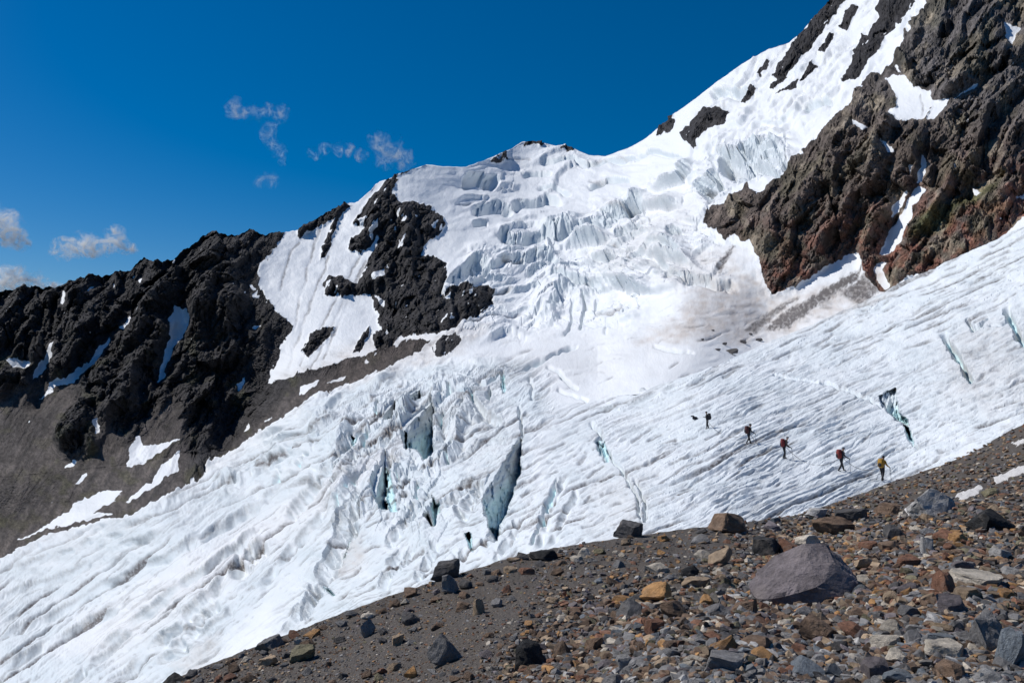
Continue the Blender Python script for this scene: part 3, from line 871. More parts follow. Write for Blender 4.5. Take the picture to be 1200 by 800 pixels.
for pts, dh, br in STEPS:
    if pts[0][0] > pts[-1][0]:
        pts = pts[::-1]
    m = boxed(pts, X, Y, br + 6) & (~is_far | (X < 740))
    jx = X[m] + 5 * fbm(X[m] / 34, Y[m] / 34, 2, 171) + 0.7 * columns(X[m] / 11, Y[m] / 11, 177)
    jy = Y[m] + 5 * fbm(X[m] / 34, Y[m] / 34, 2, 173)
    d, sd, p = line_dist(pts, jx, jy)
    ends = ss(0.0, 0.15, p) * ss(1.0, 0.85, p) * ss(-0.5, 0.1, fbm(p * 6 + dh, p * 0 + br, 2, 175))
    lw = (sd > 0)
    fw = max(4.5, dh * 0.4)
    prof = np.where(lw, np.clip(d / fw, 0, 1) * (1 - ss(fw, max(br, fw * 1.8), d)), -0.3 * ss(br * 0.9, 0, d))
    h[m] -= dh * ends * prof
    if dh > 8.5:
        h[m] += np.where(lw, ss(br, fw, d), 0) * ends * dh * (0.14 * facets(X[m] / 11, Y[m] / 14, 178) + 0.06 * fbm(X[m] / 6, Y[m] / 6, 2, 179))
    ice[m] = np.maximum(ice[m], np.where(lw, ss(max(7, br * 0.7), 2, d), 0) * ends * 0.5)
    dirt[m] = np.maximum(dirt[m], np.where(lw, ss(3.0, 1.2, d), 0) * ends * 0.35)
for pts, hw, dp in CRACKS:
    m = boxed(pts, X, Y, hw * 3 + 8)
    if Y[m].size == 0:
        continue
    jx = X[m] + 3.5 * fbm(X[m] / 16, Y[m] / 16, 2, 321)
    jy = Y[m] + 3.5 * fbm(X[m] / 16, Y[m] / 16, 2, 323)
    d, sd, p = line_dist(pts, jx, jy)
    ww = hw * (0.45 + 0.8 * ss(-0.4, 0.5, fbm(p * 5 + hw, p * 0 + dp, 2, 325)))
    ww = np.maximum(ww, 1.5)
    t = ss(ww + 1.1, ww * 0.25, d) * ss(0.0, 0.08, p) * ss(1.0, 0.92, p)
    h[m] -= dp * t
    ice[m] = np.maximum(ice[m], t * min(1.0, dp / 10.0))
    dirt[m] *= (1 - t)

# ---- walls of the open crevasses: (outline, lip end, lip end, lean)
WALLS = [([(612, 506), (600, 528), (587, 546), (574, 556), (566, 566), (565, 590), (572, 618), (584, 635), (588, 616), (597, 594), (609, 556), (613, 520)], (611, 508), (566, 566), 0.4),
         ([(508, 468), (496, 478), (483, 487), (472, 498), (471, 510), (474, 526), (488, 527), (497, 540), (509, 531)], (508, 468), (472, 498), 0.45),
         ([(453, 527), (446, 545), (440, 558), (436, 575), (446, 598), (455, 598), (452, 560)], (453, 527), (437, 573), 0.35),
         ([(500, 585), (506, 580), (504, 602), (508, 622), (500, 612)], (505, 580), (500, 600), 0.0),
         ([(463, 470), (452, 478), (448, 492), (462, 500), (468, 484)], (463, 470), (449, 486), 0.1),
         ([(492, 455), (480, 460), (468, 470), (470, 486), (484, 476), (494, 468)], (492, 455), (468, 470), 0.1),
         ([(1050, 455), (1038, 459), (1030, 464), (1034, 474), (1041, 484), (1054, 494), (1066, 500), (1064, 490), (1054, 483)], (1030, 461), (1056, 455), 2.2)]
ray_all = rays(X, Y)


def base_pt(px, py):
    k = np.argmin(np.where(~is_far | (X < 740), (X - px) ** 2 + (Y - py) ** 2, 1e9))
    i, j = np.unravel_index(k, X.shape)
    return P0[i, j] + Nb[i, j] * h[i, j] * 0, D[i, j]


Dw = np.full(X.shape, np.nan)
wall_w = np.zeros(X.shape)
for pts, A, B, lean in WALLS:
    a, da = base_pt(*A)
    b, db = base_pt(*B)
    e = b - a
    n = np.cross(e, (0, 0, 1.0))
    n /= np.linalg.norm(n)
    if (n * a).sum() > 0:
        n = -n
    n = n + np.array([0, 0, lean])
    m = boxed(pts, X, Y, 8) & (~is_far | (X < 740))
    jt = min(5.0, 0.045 * (max(q[1] for q in pts) - min(q[1] for q in pts)) + 0.6)
    jx = X[m] + jt * fbm(X[m] / 17, Y[m] / 17, 4, 331)
    jy = Y[m] + jt * fbm(X[m] / 17, Y[m] / 17, 4, 333)
    sd = poly_sd(pts, jx, jy)
    den = (ray_all[m] * n).sum(-1)
    dd = (n * a).sum() / np.where(den > -0.02, -0.02, den)
    d0 = D[m]
    rel = 0.035 * fbm(X[m] / 12, Y[m] / 26, 4, 335) + 0.016 * ridged(X[m] / 6, Y[m] / 16, 2, 337)
    dd = np.clip(dd * (1 + rel), d0 * 1.01, d0 * 1.95)
    w = ss(-0.6, 0.8, sd)
    cur = Dw[m]
    Dw[m] = np.where(w > 0.01, dd, cur)
    wall_w[m] = np.maximum(wall_w[m], w)
    lipd = line_dist([A, B], X[m], Y[m])[0]
    ice[m] = np.maximum(ice[m], w * (0.55 + 0.45 * ss(4, 32, lipd)) * 0.95)
    dirt[m] *= 1 - 0.7 * w
    dirt[m] = np.maximum(dirt[m], w * 0.3 * ss(0.15, 0.5, fbm(X[m] / 6, Y[m] / 16, 3, 339)))

# dark slots, open to the depth: (outline)
SLOTS = [[(452, 545), (457, 550), (463, 580), (466, 600), (458, 601), (452, 590)], [(507, 580), (512, 590), (516, 590), (514, 616), (509, 622), (506, 604)], [(545, 626), (549, 622), (553, 626), (555, 648), (550, 644)],
         [(400, 656), (406, 640), (410, 630), (411, 634), (405, 654)], [(376, 684), (384, 688), (394, 698), (390, 699), (380, 690)], [(1058, 496), (1066, 500), (1072, 520), (1064, 516)],
         [(700, 515), (708, 516), (714, 535), (708, 538)], [(588, 436), (592, 440), (593, 462), (588, 456)], [(474, 504), (477, 508), (477, 528), (474, 526)], [(412, 510), (417, 512), (416, 524), (412, 522)]]
for pts in SLOTS:
    m = boxed(pts, X, Y, 4) & (~is_far | (X < 740))
    sd = poly_sd(pts, X[m] + 1.5 * fbm(X[m] / 5, Y[m] / 5, 2, 341), Y[m])
    w = ss(-0.5, 0.9, sd)
    base = np.where(np.isnan(Dw[m]), D[m], Dw[m])
    Dw[m] = np.where(w > 0.01, base * (1 + 0.10 * ss(-0.5, 3.0, sd)), Dw[m])
    wall_w[m] = np.maximum(wall_w[m], w)
    ice[m] = np.maximum(ice[m], w)

# dusty ice under the rocks and in the bowl
dust = np.zeros(X.shape)
for pts, k_, e_ in (([(745, 402), (790, 372), (818, 332), (850, 320), (890, 322), (912, 346), (960, 336), (1030, 320), (1040, 345), (960, 378), (900, 402), (830, 400)], 0.85, 12), ([(560, 425), (640, 395), (740, 385), (900, 380), (880, 415), (760, 452), (640, 460)], 0.15, 25),
                    ([(330, 448), (420, 400), (520, 385), (570, 392), (520, 420), (400, 452)], 0.55, 12), ([(820, 296), (850, 292), (880, 300), (862, 330), (800, 336), (770, 330)], 0.5, 12), ([(395, 640), (425, 625), (430, 660), (400, 680), (385, 675)], 0.5, 8), ([(200, 780), (240, 745), (260, 750), (220, 800)], 0.45, 8),
                    ([(690, 300), (780, 230), (830, 240), (780, 320), (720, 345)], 0.22, 18), ([(1100, 390), (1200, 370), (1210, 470), (1110, 480)], 0.30, 24), ([(690, 560), (760, 540), (770, 620), (700, 640)], 0.22, 24), ([(60, 760), (260, 630), (470, 520), (330, 640), (140, 775)], 0.16, 20), ([(500, 480), (600, 470), (620, 520), (560, 560)], 0.15, 20)):
    m = boxed(pts, X, Y, e_ * 1.6)
    sdp = poly_sd(pts, X[m], Y[m])
    dust[m] = np.maximum(dust[m], k_ * ss(-e_, e_, sdp + e_ * 1.2 * fbm(X[m] / 26, Y[m] / 12, 4, 369)) * (0.75 + 0.6 * fbm(X[m] / 12, Y[m] / 6, 3, 370)).clip(0, 1.3))
dust *= icy * np.where(is_far | (X < 760) | (X > 1000), 1, 0.6)
CONE = [(752, 398), (790, 372), (818, 330), (850, 320), (885, 322), (905, 345), (880, 365), (830, 380)]
dirt = np.maximum(dirt, 0.15 * soft(CONE, 12) * ss(-0.35, 0.3, fbm(X / 30, Y / 14, 4, 351)) * is_far)
dirt = np.maximum(dirt, 0.08 * soft([(600, 430), (720, 385), (900, 370), (960, 350), (880, 420), (720, 450)], 22) * ss(-0.2, 0.5, fbm(X / 60, Y / 18, 4, 353)) * is_far)
dirt = np.maximum(dirt, 0.55 * soft([(330, 440), (420, 400), (520, 385), (560, 395), (500, 425), (400, 450)], 14) * ss(-0.1, 0.45, fbm(X / 22, Y / 12, 4, 355)))
dirt = np.maximum(dirt, 0.16 * soft([(770, 230), (840, 290), (860, 330), (760, 345), (720, 300)], 16) * ss(0.05, 0.5, fbm(X / 14, Y / 9, 4, 357)))
dirt = np.maximum(dirt, 0.45 * soft([(1110, 400), (1200, 380), (1200, 470), (1120, 470)], 25) * ss(0.0, 0.5, fbm(rot(24)[0] / 30, rot(24)[1] / 7, 4, 359)))
dirt = np.maximum(dirt, 0.5 * soft([(940, 352), (1000, 325), (1034, 344), (960, 376), (900, 395)], 10) * ss(-0.1, 0.4, fbm(X / 16, Y / 9, 4, 361)) * is_far)
dirt = np.maximum(dirt, 0.22 * soft([(0, 640), (200, 570), (340, 500), (330, 560), (150, 660), (0, 730)], 25) * ss(-0.1, 0.5, fbm(X / 18, Y / 12, 4, 363)))
for pts in ([(424, 296), (397, 345), (377, 382), (350, 428)], [(428, 306), (404, 352), (386, 388), (364, 432)], [(374, 268), (362, 310), (352, 350), (346, 386)], [(386, 300), (368, 345), (348, 398), (338, 430)], [(440, 290), (415, 335), (400, 372), (380, 420)],
            [(330, 340), (338, 300), (350, 285)], [(1078, 112), (1082, 128), (1080, 140)]):
    m = boxed(pts, X, Y, 10)
    d, sd, p = line_dist(pts, X[m] + 4 * fbm(X[m] / 18, Y[m] / 18, 3, 371), Y[m])
    t = ss(2.2, 0.6, d) * ss(-0.5, 0.2, fbm(X[m] / 30, Y[m] / 30, 2, 373))
    dirt[m] = np.maximum(dirt[m], 0.6 * t)
    h[m] -= 0.4 * ss(3.5, 0, d)
for pts, k_ in (([(896, 386), (915, 368), (955, 346), (990, 326), (1012, 316), (1004, 330), (960, 356), (925, 384)], 1.0), ([(872, 386), (905, 362), (938, 346), (912, 368), (886, 390)], 0.8), ([(985, 345), (1015, 322), (1034, 340), (1010, 356)], 0.9), ([(840, 316), (858, 286), (861, 288), (845, 320)], 0.9)):
    m = boxed(pts, X, Y, 14) & is_far
    dirt[m] = np.maximum(dirt[m], k_ * ss(-2, 2, poly_sd(pts, X[m], Y[m]) + 4 * fbm(X[m] / 12, Y[m] / 6, 4, 375) + 3 * fbm(X[m] / 3, Y[m] / 2.5, 2, 377)))
dirt *= icy
FIRN = [(60, 760), (140, 700), (260, 630), (380, 570), (470, 520), (440, 560), (330, 630), (230, 700), (140, 765)]
ice = np.maximum(ice, 0.52 * (w_li + w_co).clip(0, 1) * (1 - 0.85 * soft(FIRN, 22)) * (0.75 + 0.5 * fbm(X / 40, Y / 20, 3, 365)))
ice = np.maximum(ice, 0.40 * w_sh * (0.8 + 0.5 * fbm(X / 50, Y / 20, 3, 367)))
ice *= icy

# ---- put it together
hh = h * (1 - wall_w)
rkw = np.maximum(np.maximum(rl, rf), rr) * ss(-6, 4, np.maximum(np.maximum(sd_left, sd_face), np.maximum(sd_rib, sd_misc)))
toward = -ray_all / np.linalg.norm(ray_all, axis=-1, keepdims=True)
dvec = Nb * (1 - 0.8 * rkw[..., None]) + toward * (0.8 * rkw[..., None])      # crags stand straight out of their walls
P = P0 + dvec * (hh * mpp)[..., None]
Pw = ray_all * np.where(np.isnan(Dw), D, Dw)[..., None]
P = P * (1 - wall_w[..., None]) + Pw * wall_w[..., None]
P[-1] = P0[-1] + Nb[-1] * (0.4 * hh[-1] * mpp[-1])[..., None] * 0
P = np.concatenate([P, PB])


def padrows(a):
    return np.concatenate([a, np.repeat(a[-1:], KB, 0)])


Xg, Yg = padrows(X), padrows(Y)
rock_g, ice_g, dirt_g, mpp_g = padrows(rock), padrows(ice), padrows(dirt), padrows(mpp)
far_g = padrows(is_far)
Ng = grid_normals(P)
Ng[-KB - 2:] = [0, 0.2, 0.98]

# rock colours
tint = np.zeros(Xg.shape + (3,))
base_l = np.array([0.033, 0.031, 0.033])
base_s = np.array([0.078, 0.067, 0.063])
base_f = np.array([0.118, 0.094, 0.080])
tint[:] = base_l


def blend(w, c):
    global tint
    tint = tint * (1 - w[..., None]) + np.array(c) * w[..., None]


sg = padrows(scree)
blend(sg, base_s)
fs = fbm((Xg * math.sin(R(60)) + Yg * math.cos(R(60))) / 7.0, (Xg * math.cos(R(60)) - Yg * math.sin(R(60))) / 90.0, 4, 409)
blend(sg * ss(0.0, 0.35, fs) * 0.75, (0.045, 0.040, 0.040))
blend(sg * ss(0.05, 0.4, -fs) * 0.5, (0.12, 0.102, 0.092))
blend(sg * ss(0.1, 0.4, fbm(Xg / 34, Yg / 26, 4, 413)) * ss(460, 560, Yg) * 0.5, (0.075, 0.068, 0.040))
fg = padrows(ss(-8, 8, sd_face))
blend(fg, base_f)
n_big = fbm(Xg / 45, Yg / 45, 4, 401)
n_mid = fbm(Xg / 16, Yg / 16, 4, 403)
blend(fg * ss(160, 60, Yg - 0.25 * (Xg - 1000)) * 0.8, (0.105, 0.098, 0.098))
blend(fg * ss(-0.25, 0.25, n_mid) * ss(200, 320, Yg + 0.3 * (Xg - 1000)) * 1.0, (0.19, 0.085, 0.06))
blend(fg * ss(0.02, 0.3, n_big) * 0.45, (0.100, 0.092, 0.052))
blend(fg * ss(0.08, 0.35, fbm(Xg / 28, Yg / 34, 4, 405)) * 0.7, (0.25, 0.21, 0.16))
GREEN = [(1075, 262), (1110, 240), (1150, 222), (1180, 205), (1170, 225), (1120, 255), (1100, 275), (1070, 285)]
m_ = boxed(GREEN, Xg, Yg, 30)
gw = np.zeros(Xg.shape)
gw[m_] = ss(-8, 8, poly_sd(GREEN, Xg[m_], Yg[m_]) + 9 * n_mid[m_])
blend(gw * 0.75, (0.062, 0.070, 0.022))
lg = padrows(rl)
blend(lg * ss(0.12, 0.4, fbm(Xg / 30, Yg / 26, 4, 407)) * ss(360, 440, Yg) * 0.55, (0.060, 0.058, 0.030))
blend(lg * ss(330, 430, Xg + 0.3 * (Yg - 430)) * 0.5, (0.075, 0.057, 0.047))

st_ = fbm((Xg * math.sin(R(57)) + Yg * math.cos(R(57))) / 9.0, (Xg * math.cos(R(57)) - Yg * math.sin(R(57))) / 60.0, 4, 411)
tint *= (1 + 1.1 * st_ * (fg + 0.7 * lg * (1 - sg)).clip(0, 1)).clip(0.45, 1.9)[..., None]
attrs = {'dust': padrows(dust), 'rock': rock_g, 'ice': ice_g, 'dirt': dirt_g, 'grain': 1.0 / mpp_g}
# regions of the sheet
Xf, Yf, Rf, Ff = Xg[:-1, :-1], Yg[:-1, :-1], rock_g[:-1, :-1] > 0.5, far_g[:-1, :-1]
reg = np.zeros(Xf.shape, int)                                   # 0 lower glacier
m_up = (Yf < interp(Xf, [(300, 440), (480, 412), (560, 405), (640, 388), (740, 392), (830, 355), (905, 345), (1200, 300)])) & Ff
reg[m_up] = 2                                                    # snow of the upper mountain
fsd = np.full(Xg.shape, -50.0)
m_ = boxed(FALL, Xg, Yg, 10)
fsd[m_] = poly_sd(FALL, Xg[m_], Yg[m_])
reg[(fsd[:-1, :-1] > 0) & Ff] = 3                                # icefall
reg[(~Ff) & (Xf > interp(Yf, [(455, 690), (480, 690), (505, 702), (530, 712), (560, 735), (580, 745), (615, 753), (700, 775)]))] = 1
sdl_g, sdr_g, sdf_g = padrows(sd_left)[:-1, :-1], padrows(sd_rib)[:-1, :-1], padrows(sd_face)[:-1, :-1]
reg[(sdl_g > 0)] = 4
reg[(sdr_g > 0) & Rf] = 5
reg[(sdf_g > 0) & Ff] = 6
flat = Rf | (reg == 3) | (reg == 1) | (padrows(w_co)[:-1, :-1] > 0.35)
info = [('glacier', 'broken white glacier with blue crevasses filling the valley floor below the peak', 'glacier'),
        ('ice_slope', 'smooth grooved ice slope that the roped hikers are crossing', 'glacier'),
        ('snow_peak', 'snow covered summit ridge and upper slopes under the blue sky', 'mountain'),
        ('icefall', 'jumbled icefall of blue grey ice cliffs below the summit snowfield', 'icefall'),
        ('dark_ridge', 'dark jagged rock ridge with snow gullies and scree beyond the glacier', 'mountain'),
        ('rock_rib', 'black rock rib standing out of the snow beside the icefall', 'rock rib'),
        ('rock_face', 'brown craggy rock face with a snow couloir above the ice slope', 'rock face')]
for k, (nm, lab, cat) in enumerate(info):
    o = mesh_grid(nm, P, Ng, reg == k, attrs, tint, M_TERRAIN, flat)
    structure(o, lab, cat)

#MORE
# ------------------------------------------------------------------ the moraine
CREST = [(-700, 1100), (0, 880), (120, 832), (200, 797), (250, 776), (300, 757), (350, 738), (400, 718), (450, 700), (500, 684), (550, 668), (600, 653), (650, 642), (700, 634), (760, 625), (800, 620), (860, 613), (930, 604),
         (970, 592), (1000, 582), (1040, 566), (1070, 556), (1100, 545), (1150, 522), (1200, 497), (1300, 448), (1400, 400), (1900, 160)]
MOR = [(1200, 800, 7), (1000, 800, 7.5), (700, 800, 8.5), (500, 800, 10), (300, 800, 12.5), (200, 797, 14), (150, 830, 13), (600, 870, 6.8), (1200, 880, 5.6), (0, 900, 12.5), (0, 1000, 9), (-400, 1000, 13),
       (300, 757, 15.5), (400, 718, 17), (500, 684, 19), (600, 653, 22), (700, 634, 25), (800, 620, 29), (860, 613, 33), (930, 604, 38), (1000, 582, 48), (1040, 566, 56), (1100, 545, 60),
       (1200, 497, 62), (1400, 400, 68), (1700, 270, 72), (800, 700, 12), (1000, 700, 11.5), (1200, 700, 10.5), (1000, 640, 19), (1200, 600, 22), (1100, 600, 25), (1200, 550, 38), (600, 720, 13), (800, 650, 20),
       (450, 760, 13), (1500, 700, 10), (1500, 550, 28), (1700, 850, 6)]
mx = np.concatenate([np.arange(-640, -40, 16.0), np.arange(-40, 1240, 1.55), np.arange(1243, 1560, 3.5), np.arange(1564, 1860, 16.0)])
MR = 215
yc = smooth1(interp(mx, CREST), 15) + 1.6 * fbm(mx / 14, mx * 0 + 1.7, 4, 501)
BOTM = np.maximum(872, yc + 40)
mv = (np.linspace(0, 1, MR) ** 1.0)[:, None]
MY = yc + (BOTM - yc) * mv
MX = np.broadcast_to(mx, MY.shape)
MD = tps(MOR, MX, MY, 1e-3)
MP0 = rays(MX, MY) * MD[..., None]
mN = grid_normals(MP0)
mm = MD / F
mh = 4.5 * fbm(MX / 70, MY / 40, 4, 511) + 2.2 * fbm(MX / 16, MY / 9, 4, 513) + 0.9 * np.abs(fbm(MX / 5, MY / 3, 3, 515))
mh *= ss(0, 0.05, mv) * 0.8 + 0.2
MP = MP0 + mN * (mh * mm)[..., None]
# back slope down to the ice, and the ground under and behind the camera
KS = 7
tb = np.linspace(0, 1, KS + 1)[1:][:, None]
SK = np.repeat(MP[:1], KS, 0).copy()
dirn = SK / np.linalg.norm(SK[..., :2], axis=-1, keepdims=True)
SK[..., 0] += dirn[..., 0] * tb * MD[0] * 0.10
SK[..., 1] += dirn[..., 1] * tb * MD[0] * 0.10
SK[..., 2] -= (tb ** 1.5) * (MD[0] * 0.10 + 3.0)
KF = 12
tf = np.linspace(0, 1, KF + 1)[1:][:, None]
FR = np.repeat(MP[-1:], KF, 0).copy()
tgt = np.stack([mx * 0 + np.linspace(-45, 45, len(mx)), mx * 0 - 28.0, np.linspace(-11, 3, len(mx))], -1)
FR = FR * (1 - tf[..., None]) + tgt * tf[..., None]
MG = np.concatenate([SK[::-1], MP, FR])
padm = lambda a: np.concatenate([np.repeat(a[:1], KS, 0), a, np.repeat(a[-1:], KF, 0)])
MXg, MYg = padm(MX), padm(MY)
mNg = grid_normals(MG)
mNg = mNg * np.where(mNg[..., 2:] < 0, -1, 1)
SNOWP = [[(1060, 596), (1078, 583), (1094, 574), (1090, 586), (1078, 598), (1066, 604)], [(1118, 584), (1136, 575), (1152, 570), (1148, 580), (1130, 588)], [(1163, 562), (1184, 551), (1204, 543), (1204, 553), (1182, 562), (1168, 568)],
         [(1186, 520), (1204, 512), (1204, 518), (1190, 524)]]
snowy = np.zeros(MXg.shape)
for p in SNOWP:
    m_ = boxed(p, MXg, MYg, 10)
    snowy[m_] = np.maximum(snowy[m_], ss(-1.5, 1.5, poly_sd(p, MXg[m_] + 5 * fbm(MXg[m_] / 9, MYg[m_] / 5, 3, 521), MYg[m_] + 4 * fbm(MXg[m_] / 8, MYg[m_] / 4, 3, 523))))
MG += mNg * (snowy * padm(mm) * 1.5)[..., None]


def moraine_material():
    m, nt, b = new_mat('moraine_gravel')
    g = NT(nt)
    pos = nt.nodes.new('ShaderNodeNewGeometry').outputs['Position']
    sc = g.attr('grain')
    mp = nt.nodes.new('ShaderNodeVectorMath')
    mp.operation = 'SCALE'
    g.l(pos, mp.inputs[0])
    mp.inputs['Scale'].default_value = 1.0
    pv = mp.outputs[0]
    v1 = nt.nodes.new('ShaderNodeTexVoronoi')
    v1.inputs['Scale'].default_value = 22
    g.l(pv, v1.inputs['Vector'])
    v2 = nt.nodes.new('ShaderNodeTexVoronoi')
    v2.inputs['Scale'].default_value = 60
    g.l(pv, v2.inputs['Vector'])
    n1 = g.noise(1.2, 5, 0.6, pv)
    n2 = g.noise(0.25, 4, 0.6, pv)
    n3 = g.noise(14, 4, 0.7, pv)
    base = g.mix(n1, (0.062, 0.053, 0.046), (0.125, 0.107, 0.094))
    base = g.mix(g.ramp(n2, 0.4, 0.65, 0.0, 0.6), base, (0.115, 0.104, 0.098))
    sep = nt.nodes.new('ShaderNodeSeparateColor')
    g.l(v1.outputs['Color'], sep.inputs[0])
    peb = g.mix(sep.outputs[1], (0.075, 0.063, 0.056), (0.25, 0.215, 0.18))
    base = g.mix(g.math('MULTIPLY', g.ramp(sep.outputs[0], 0.55, 0.75), g.ramp(v1.outputs['Distance'], 0.5, 0.3)), base, peb)
    sep2 = nt.nodes.new('ShaderNodeSeparateColor')
    g.l(v2.outputs['Color'], sep2.inputs[0])
    base = g.mix(g.math('MULTIPLY', g.ramp(sep2.outputs[0], 0.6, 0.8, 0.0, 0.7), g.ramp(v2.outputs['Distance'], 0.5, 0.3)), base, (0.17, 0.15, 0.13))
    sn = g.attr('snowy')
    sk = g.ramp(g.math('ADD', sn, g.math('MULTIPLY', g.math('SUBTRACT', n1, 0.5), 0.5)), 0.4, 0.6)
    colr = g.mix(sk, base, g.mix(g.ramp(n3, 0.4, 0.7), (0.66, 0.65, 0.64), (0.34, 0.31, 0.29)))
    g.l(colr, b.inputs['Base Color'])
    b.inputs['Roughness'].default_value = 0.95
    b.inputs['Specular IOR Level'].default_value = 0.15
    bump = nt.nodes.new('ShaderNodeBump')
    hgt = g.math('ADD', g.math('MULTIPLY', v1.outputs['Distance'], -0.8), g.math('ADD', g.math('MULTIPLY', v2.outputs['Distance'], -0.35), g.math('MULTIPLY', n3, 0.7)))
    g.l(hgt, bump.inputs['Height'])
    g.l(g.ramp(sk, 0, 1, 0.8, 0.1), bump.inputs['Strength'])
    bump.inputs['Distance'].default_value = 0.05
    g.l(bump.outputs[0], b.inputs['Normal'])
    return m


M_MORAINE = moraine_material()
zero = np.zeros(MXg.shape)
o = mesh_grid('moraine', MG, mNg, np.ones((MG.shape[0] - 1, MG.shape[1] - 1), bool), {'snowy': snowy, 'grain': zero + 1}, np.zeros(MXg.shape + (3,)), M_MORAINE)
structure(o, 'brown grey gravel moraine strewn with stones in the foreground', 'moraine')


def on_moraine(px, py):
    """surface point and distance of the moraine at a picture position"""
    j = np.clip(np.searchsorted(mx, px), 1, len(mx) - 1)
    t = (px - mx[j - 1]) / (mx[j] - mx[j - 1])
    out = 0
    for jj, ww in ((j - 1, 1 - t), (j, t)):
        v = np.clip((py - yc[jj]) / (BOTM[jj] - yc[jj]), 0, 0.9999) * (MR - 1)
        i = int(v)
        u = v - i
        out = out + ww * (MP[i, jj] * (1 - u) + MP[min(i + 1, MR - 1), jj] * u)
    return out


# ------------------------------------------------------------------ stones
COLOURS = {'grey': (0.215, 0.207, 0.205), 'pale grey': (0.42, 0.405, 0.39), 'dark grey': (0.095, 0.090, 0.090), 'black': (0.030, 0.030, 0.031), 'brown': (0.195, 0.128, 0.086), 'reddish brown': (0.225, 0.112, 0.070),
           'tan': (0.41, 0.30, 0.20), 'orange': (0.44, 0.24, 0.10), 'purple grey': (0.185, 0.158, 0.164), 'blue grey': (0.165, 0.185, 0.205), 'olive': (0.19, 0.168, 0.105), 'cream': (0.54, 0.475, 0.39)}


def rock_material(name, c=None, attr=False):
    m, nt, b = new_mat(name)
    g = NT(nt)
    tc = nt.nodes.new('ShaderNodeTexCoord').outputs['Object']
    if attr:
        tc = nt.nodes.new('ShaderNodeNewGeometry').outputs['Position']
    oi = nt.nodes.new('ShaderNodeObjectInfo')
    add = nt.nodes.new('ShaderNodeVectorMath')
    add.operation = 'ADD'
    g.l(tc, add.inputs[0])
    if not attr:
        mulr = g.math('MULTIPLY', oi.outputs['Random'], 40.0)
        cv = nt.nodes.new('ShaderNodeCombineXYZ')
        g.l(mulr, cv.inputs[0])
        g.l(mulr, cv.inputs[1])
        g.l(cv.outputs[0], add.inputs[1])
    pv = add.outputs[0]
    k = 14.0 if attr else 2.4
    n1 = g.noise(k, 6, 0.65, pv)
    n2 = g.noise(k * 6, 4, 0.7, pv)
    n3 = g.noise(k * 0.5, 3, 0.5, pv)
    base = g.attr('tint', 'Color') if attr else None
    if base is None:
        rgb = nt.nodes.new('ShaderNodeRGB')
        rgb.outputs[0].default_value = (*c, 1)
        base = rgb.outputs[0]
    var = g.math('MULTIPLY', g.ramp(n1, 0.25, 0.75, 0.6, 1.4), g.ramp(n2, 0.3, 0.7, 0.8, 1.2))
    if not attr:
        var = g.math('MULTIPLY', var, g.ramp(oi.outputs['Random'], 0.0, 1.0, 0.75, 1.25))
    vc = nt.nodes.new('ShaderNodeCombineColor')
    for q in range(3):
        g.l(var, vc.inputs[q])
    colr = g.mix(1.0, base, vc.outputs[0], 'MULTIPLY')
    colr = g.mix(g.ramp(n3, 0.5, 0.72, 0.0, 0.45), colr, (0.16, 0.135, 0.115))       # dust
    g.l(colr, b.inputs['Base Color'])
    b.inputs['Roughness'].default_value = 0.85
    b.inputs['Specular IOR Level'].default_value = 0.3
    bump = nt.nodes.new('ShaderNodeBump')
    g.l(g.math('ADD', n1, g.math('MULTIPLY', n2, 0.5)), bump.inputs['Height'])
    bump.inputs['Strength'].default_value = 0.8
    bump.inputs['Distance'].default_value = 0.02 if attr else 0.1
    g.l(bump.outputs[0], b.inputs['Normal'])
    return m


MR_ = {k: rock_material('stone_' + k.replace(' ', '_'), v) for k, v in COLOURS.items()}


def ico(sub):
    bm = bmesh.new()
    bmesh.ops.create_icosphere(bm, subdivisions=sub, radius=1.0)
    v = np.array([x.co[:] for x in bm.verts])
    f = np.array([[x.index for x in q.verts] for q in bm.faces])
    bm.free()
    return v, f


ICO = {k: ico(k) for k in (1, 2, 3, 4)}


def fbm3(v, s, seed):
    return (fbm(v[:, 0] * s + v[:, 2] * 1.7 * s, v[:, 1] * s + 0.6 * v[:, 2] * s, 3, seed) + fbm(v[:, 1] * s - v[:, 2] * 1.3 * s, v[:, 0] * s * 0.8 + v[:, 2] * s, 3, seed + 50)) * 0.5


def rock_verts(sub, kind, r, ncut=9, rough=0.05):
    """a broken stone: a ball cut by many planes, edges left a little worn; about 2 x 2 x 2 before scaling"""
    v, f = ICO[sub]
    v = v.copy()
    for k in range(ncut):
        n = r.normal(size=3)
        if kind == 'slab' and k < 2:
            n = np.array([r.normal() * 0.12, r.normal() * 0.12, 1 if k else -1])
        if kind == 'block' and k < 6:
            n = np.zeros(3)
            n[k // 2] = 1 if k % 2 else -1
            n += r.normal(size=3) * 0.16
        n /= np.linalg.norm(n)
        d = r.uniform(0.42, 0.74)
        if kind == 'slab' and k < 2:
            d = r.uniform(0.28, 0.42)
        if kind == 'wedge' and k < 3:
            n = np.array([math.cos(k * 2.1 + r.uniform(-.3, .3)), math.sin(k * 2.1 + r.uniform(-.3, .3)), 0.75])
            n /= np.linalg.norm(n)
            d = r.uniform(0.35, 0.5)
        ov = np.clip(v @ n - d, 0, None)
        v -= ov[:, None] * n * 0.97
    v += (v / (np.linalg.norm(v, axis=1, keepdims=True) + 1e-9)) * (rough * fbm3(v, 2.2, int(r.integers(900))))[:, None]
    if sub >= 4:
        v += (v / (np.linalg.norm(v, axis=1, keepdims=True) + 1e-9)) * (0.5 * rough * fbm3(v, 6.5, int(r.integers(900))))[:, None]
    v[:, 2] = np.where(v[:, 2] < 0, v[:, 2] * 0.45, v[:, 2])
    ext = np.abs(v).max(0)
    return v / ext, f


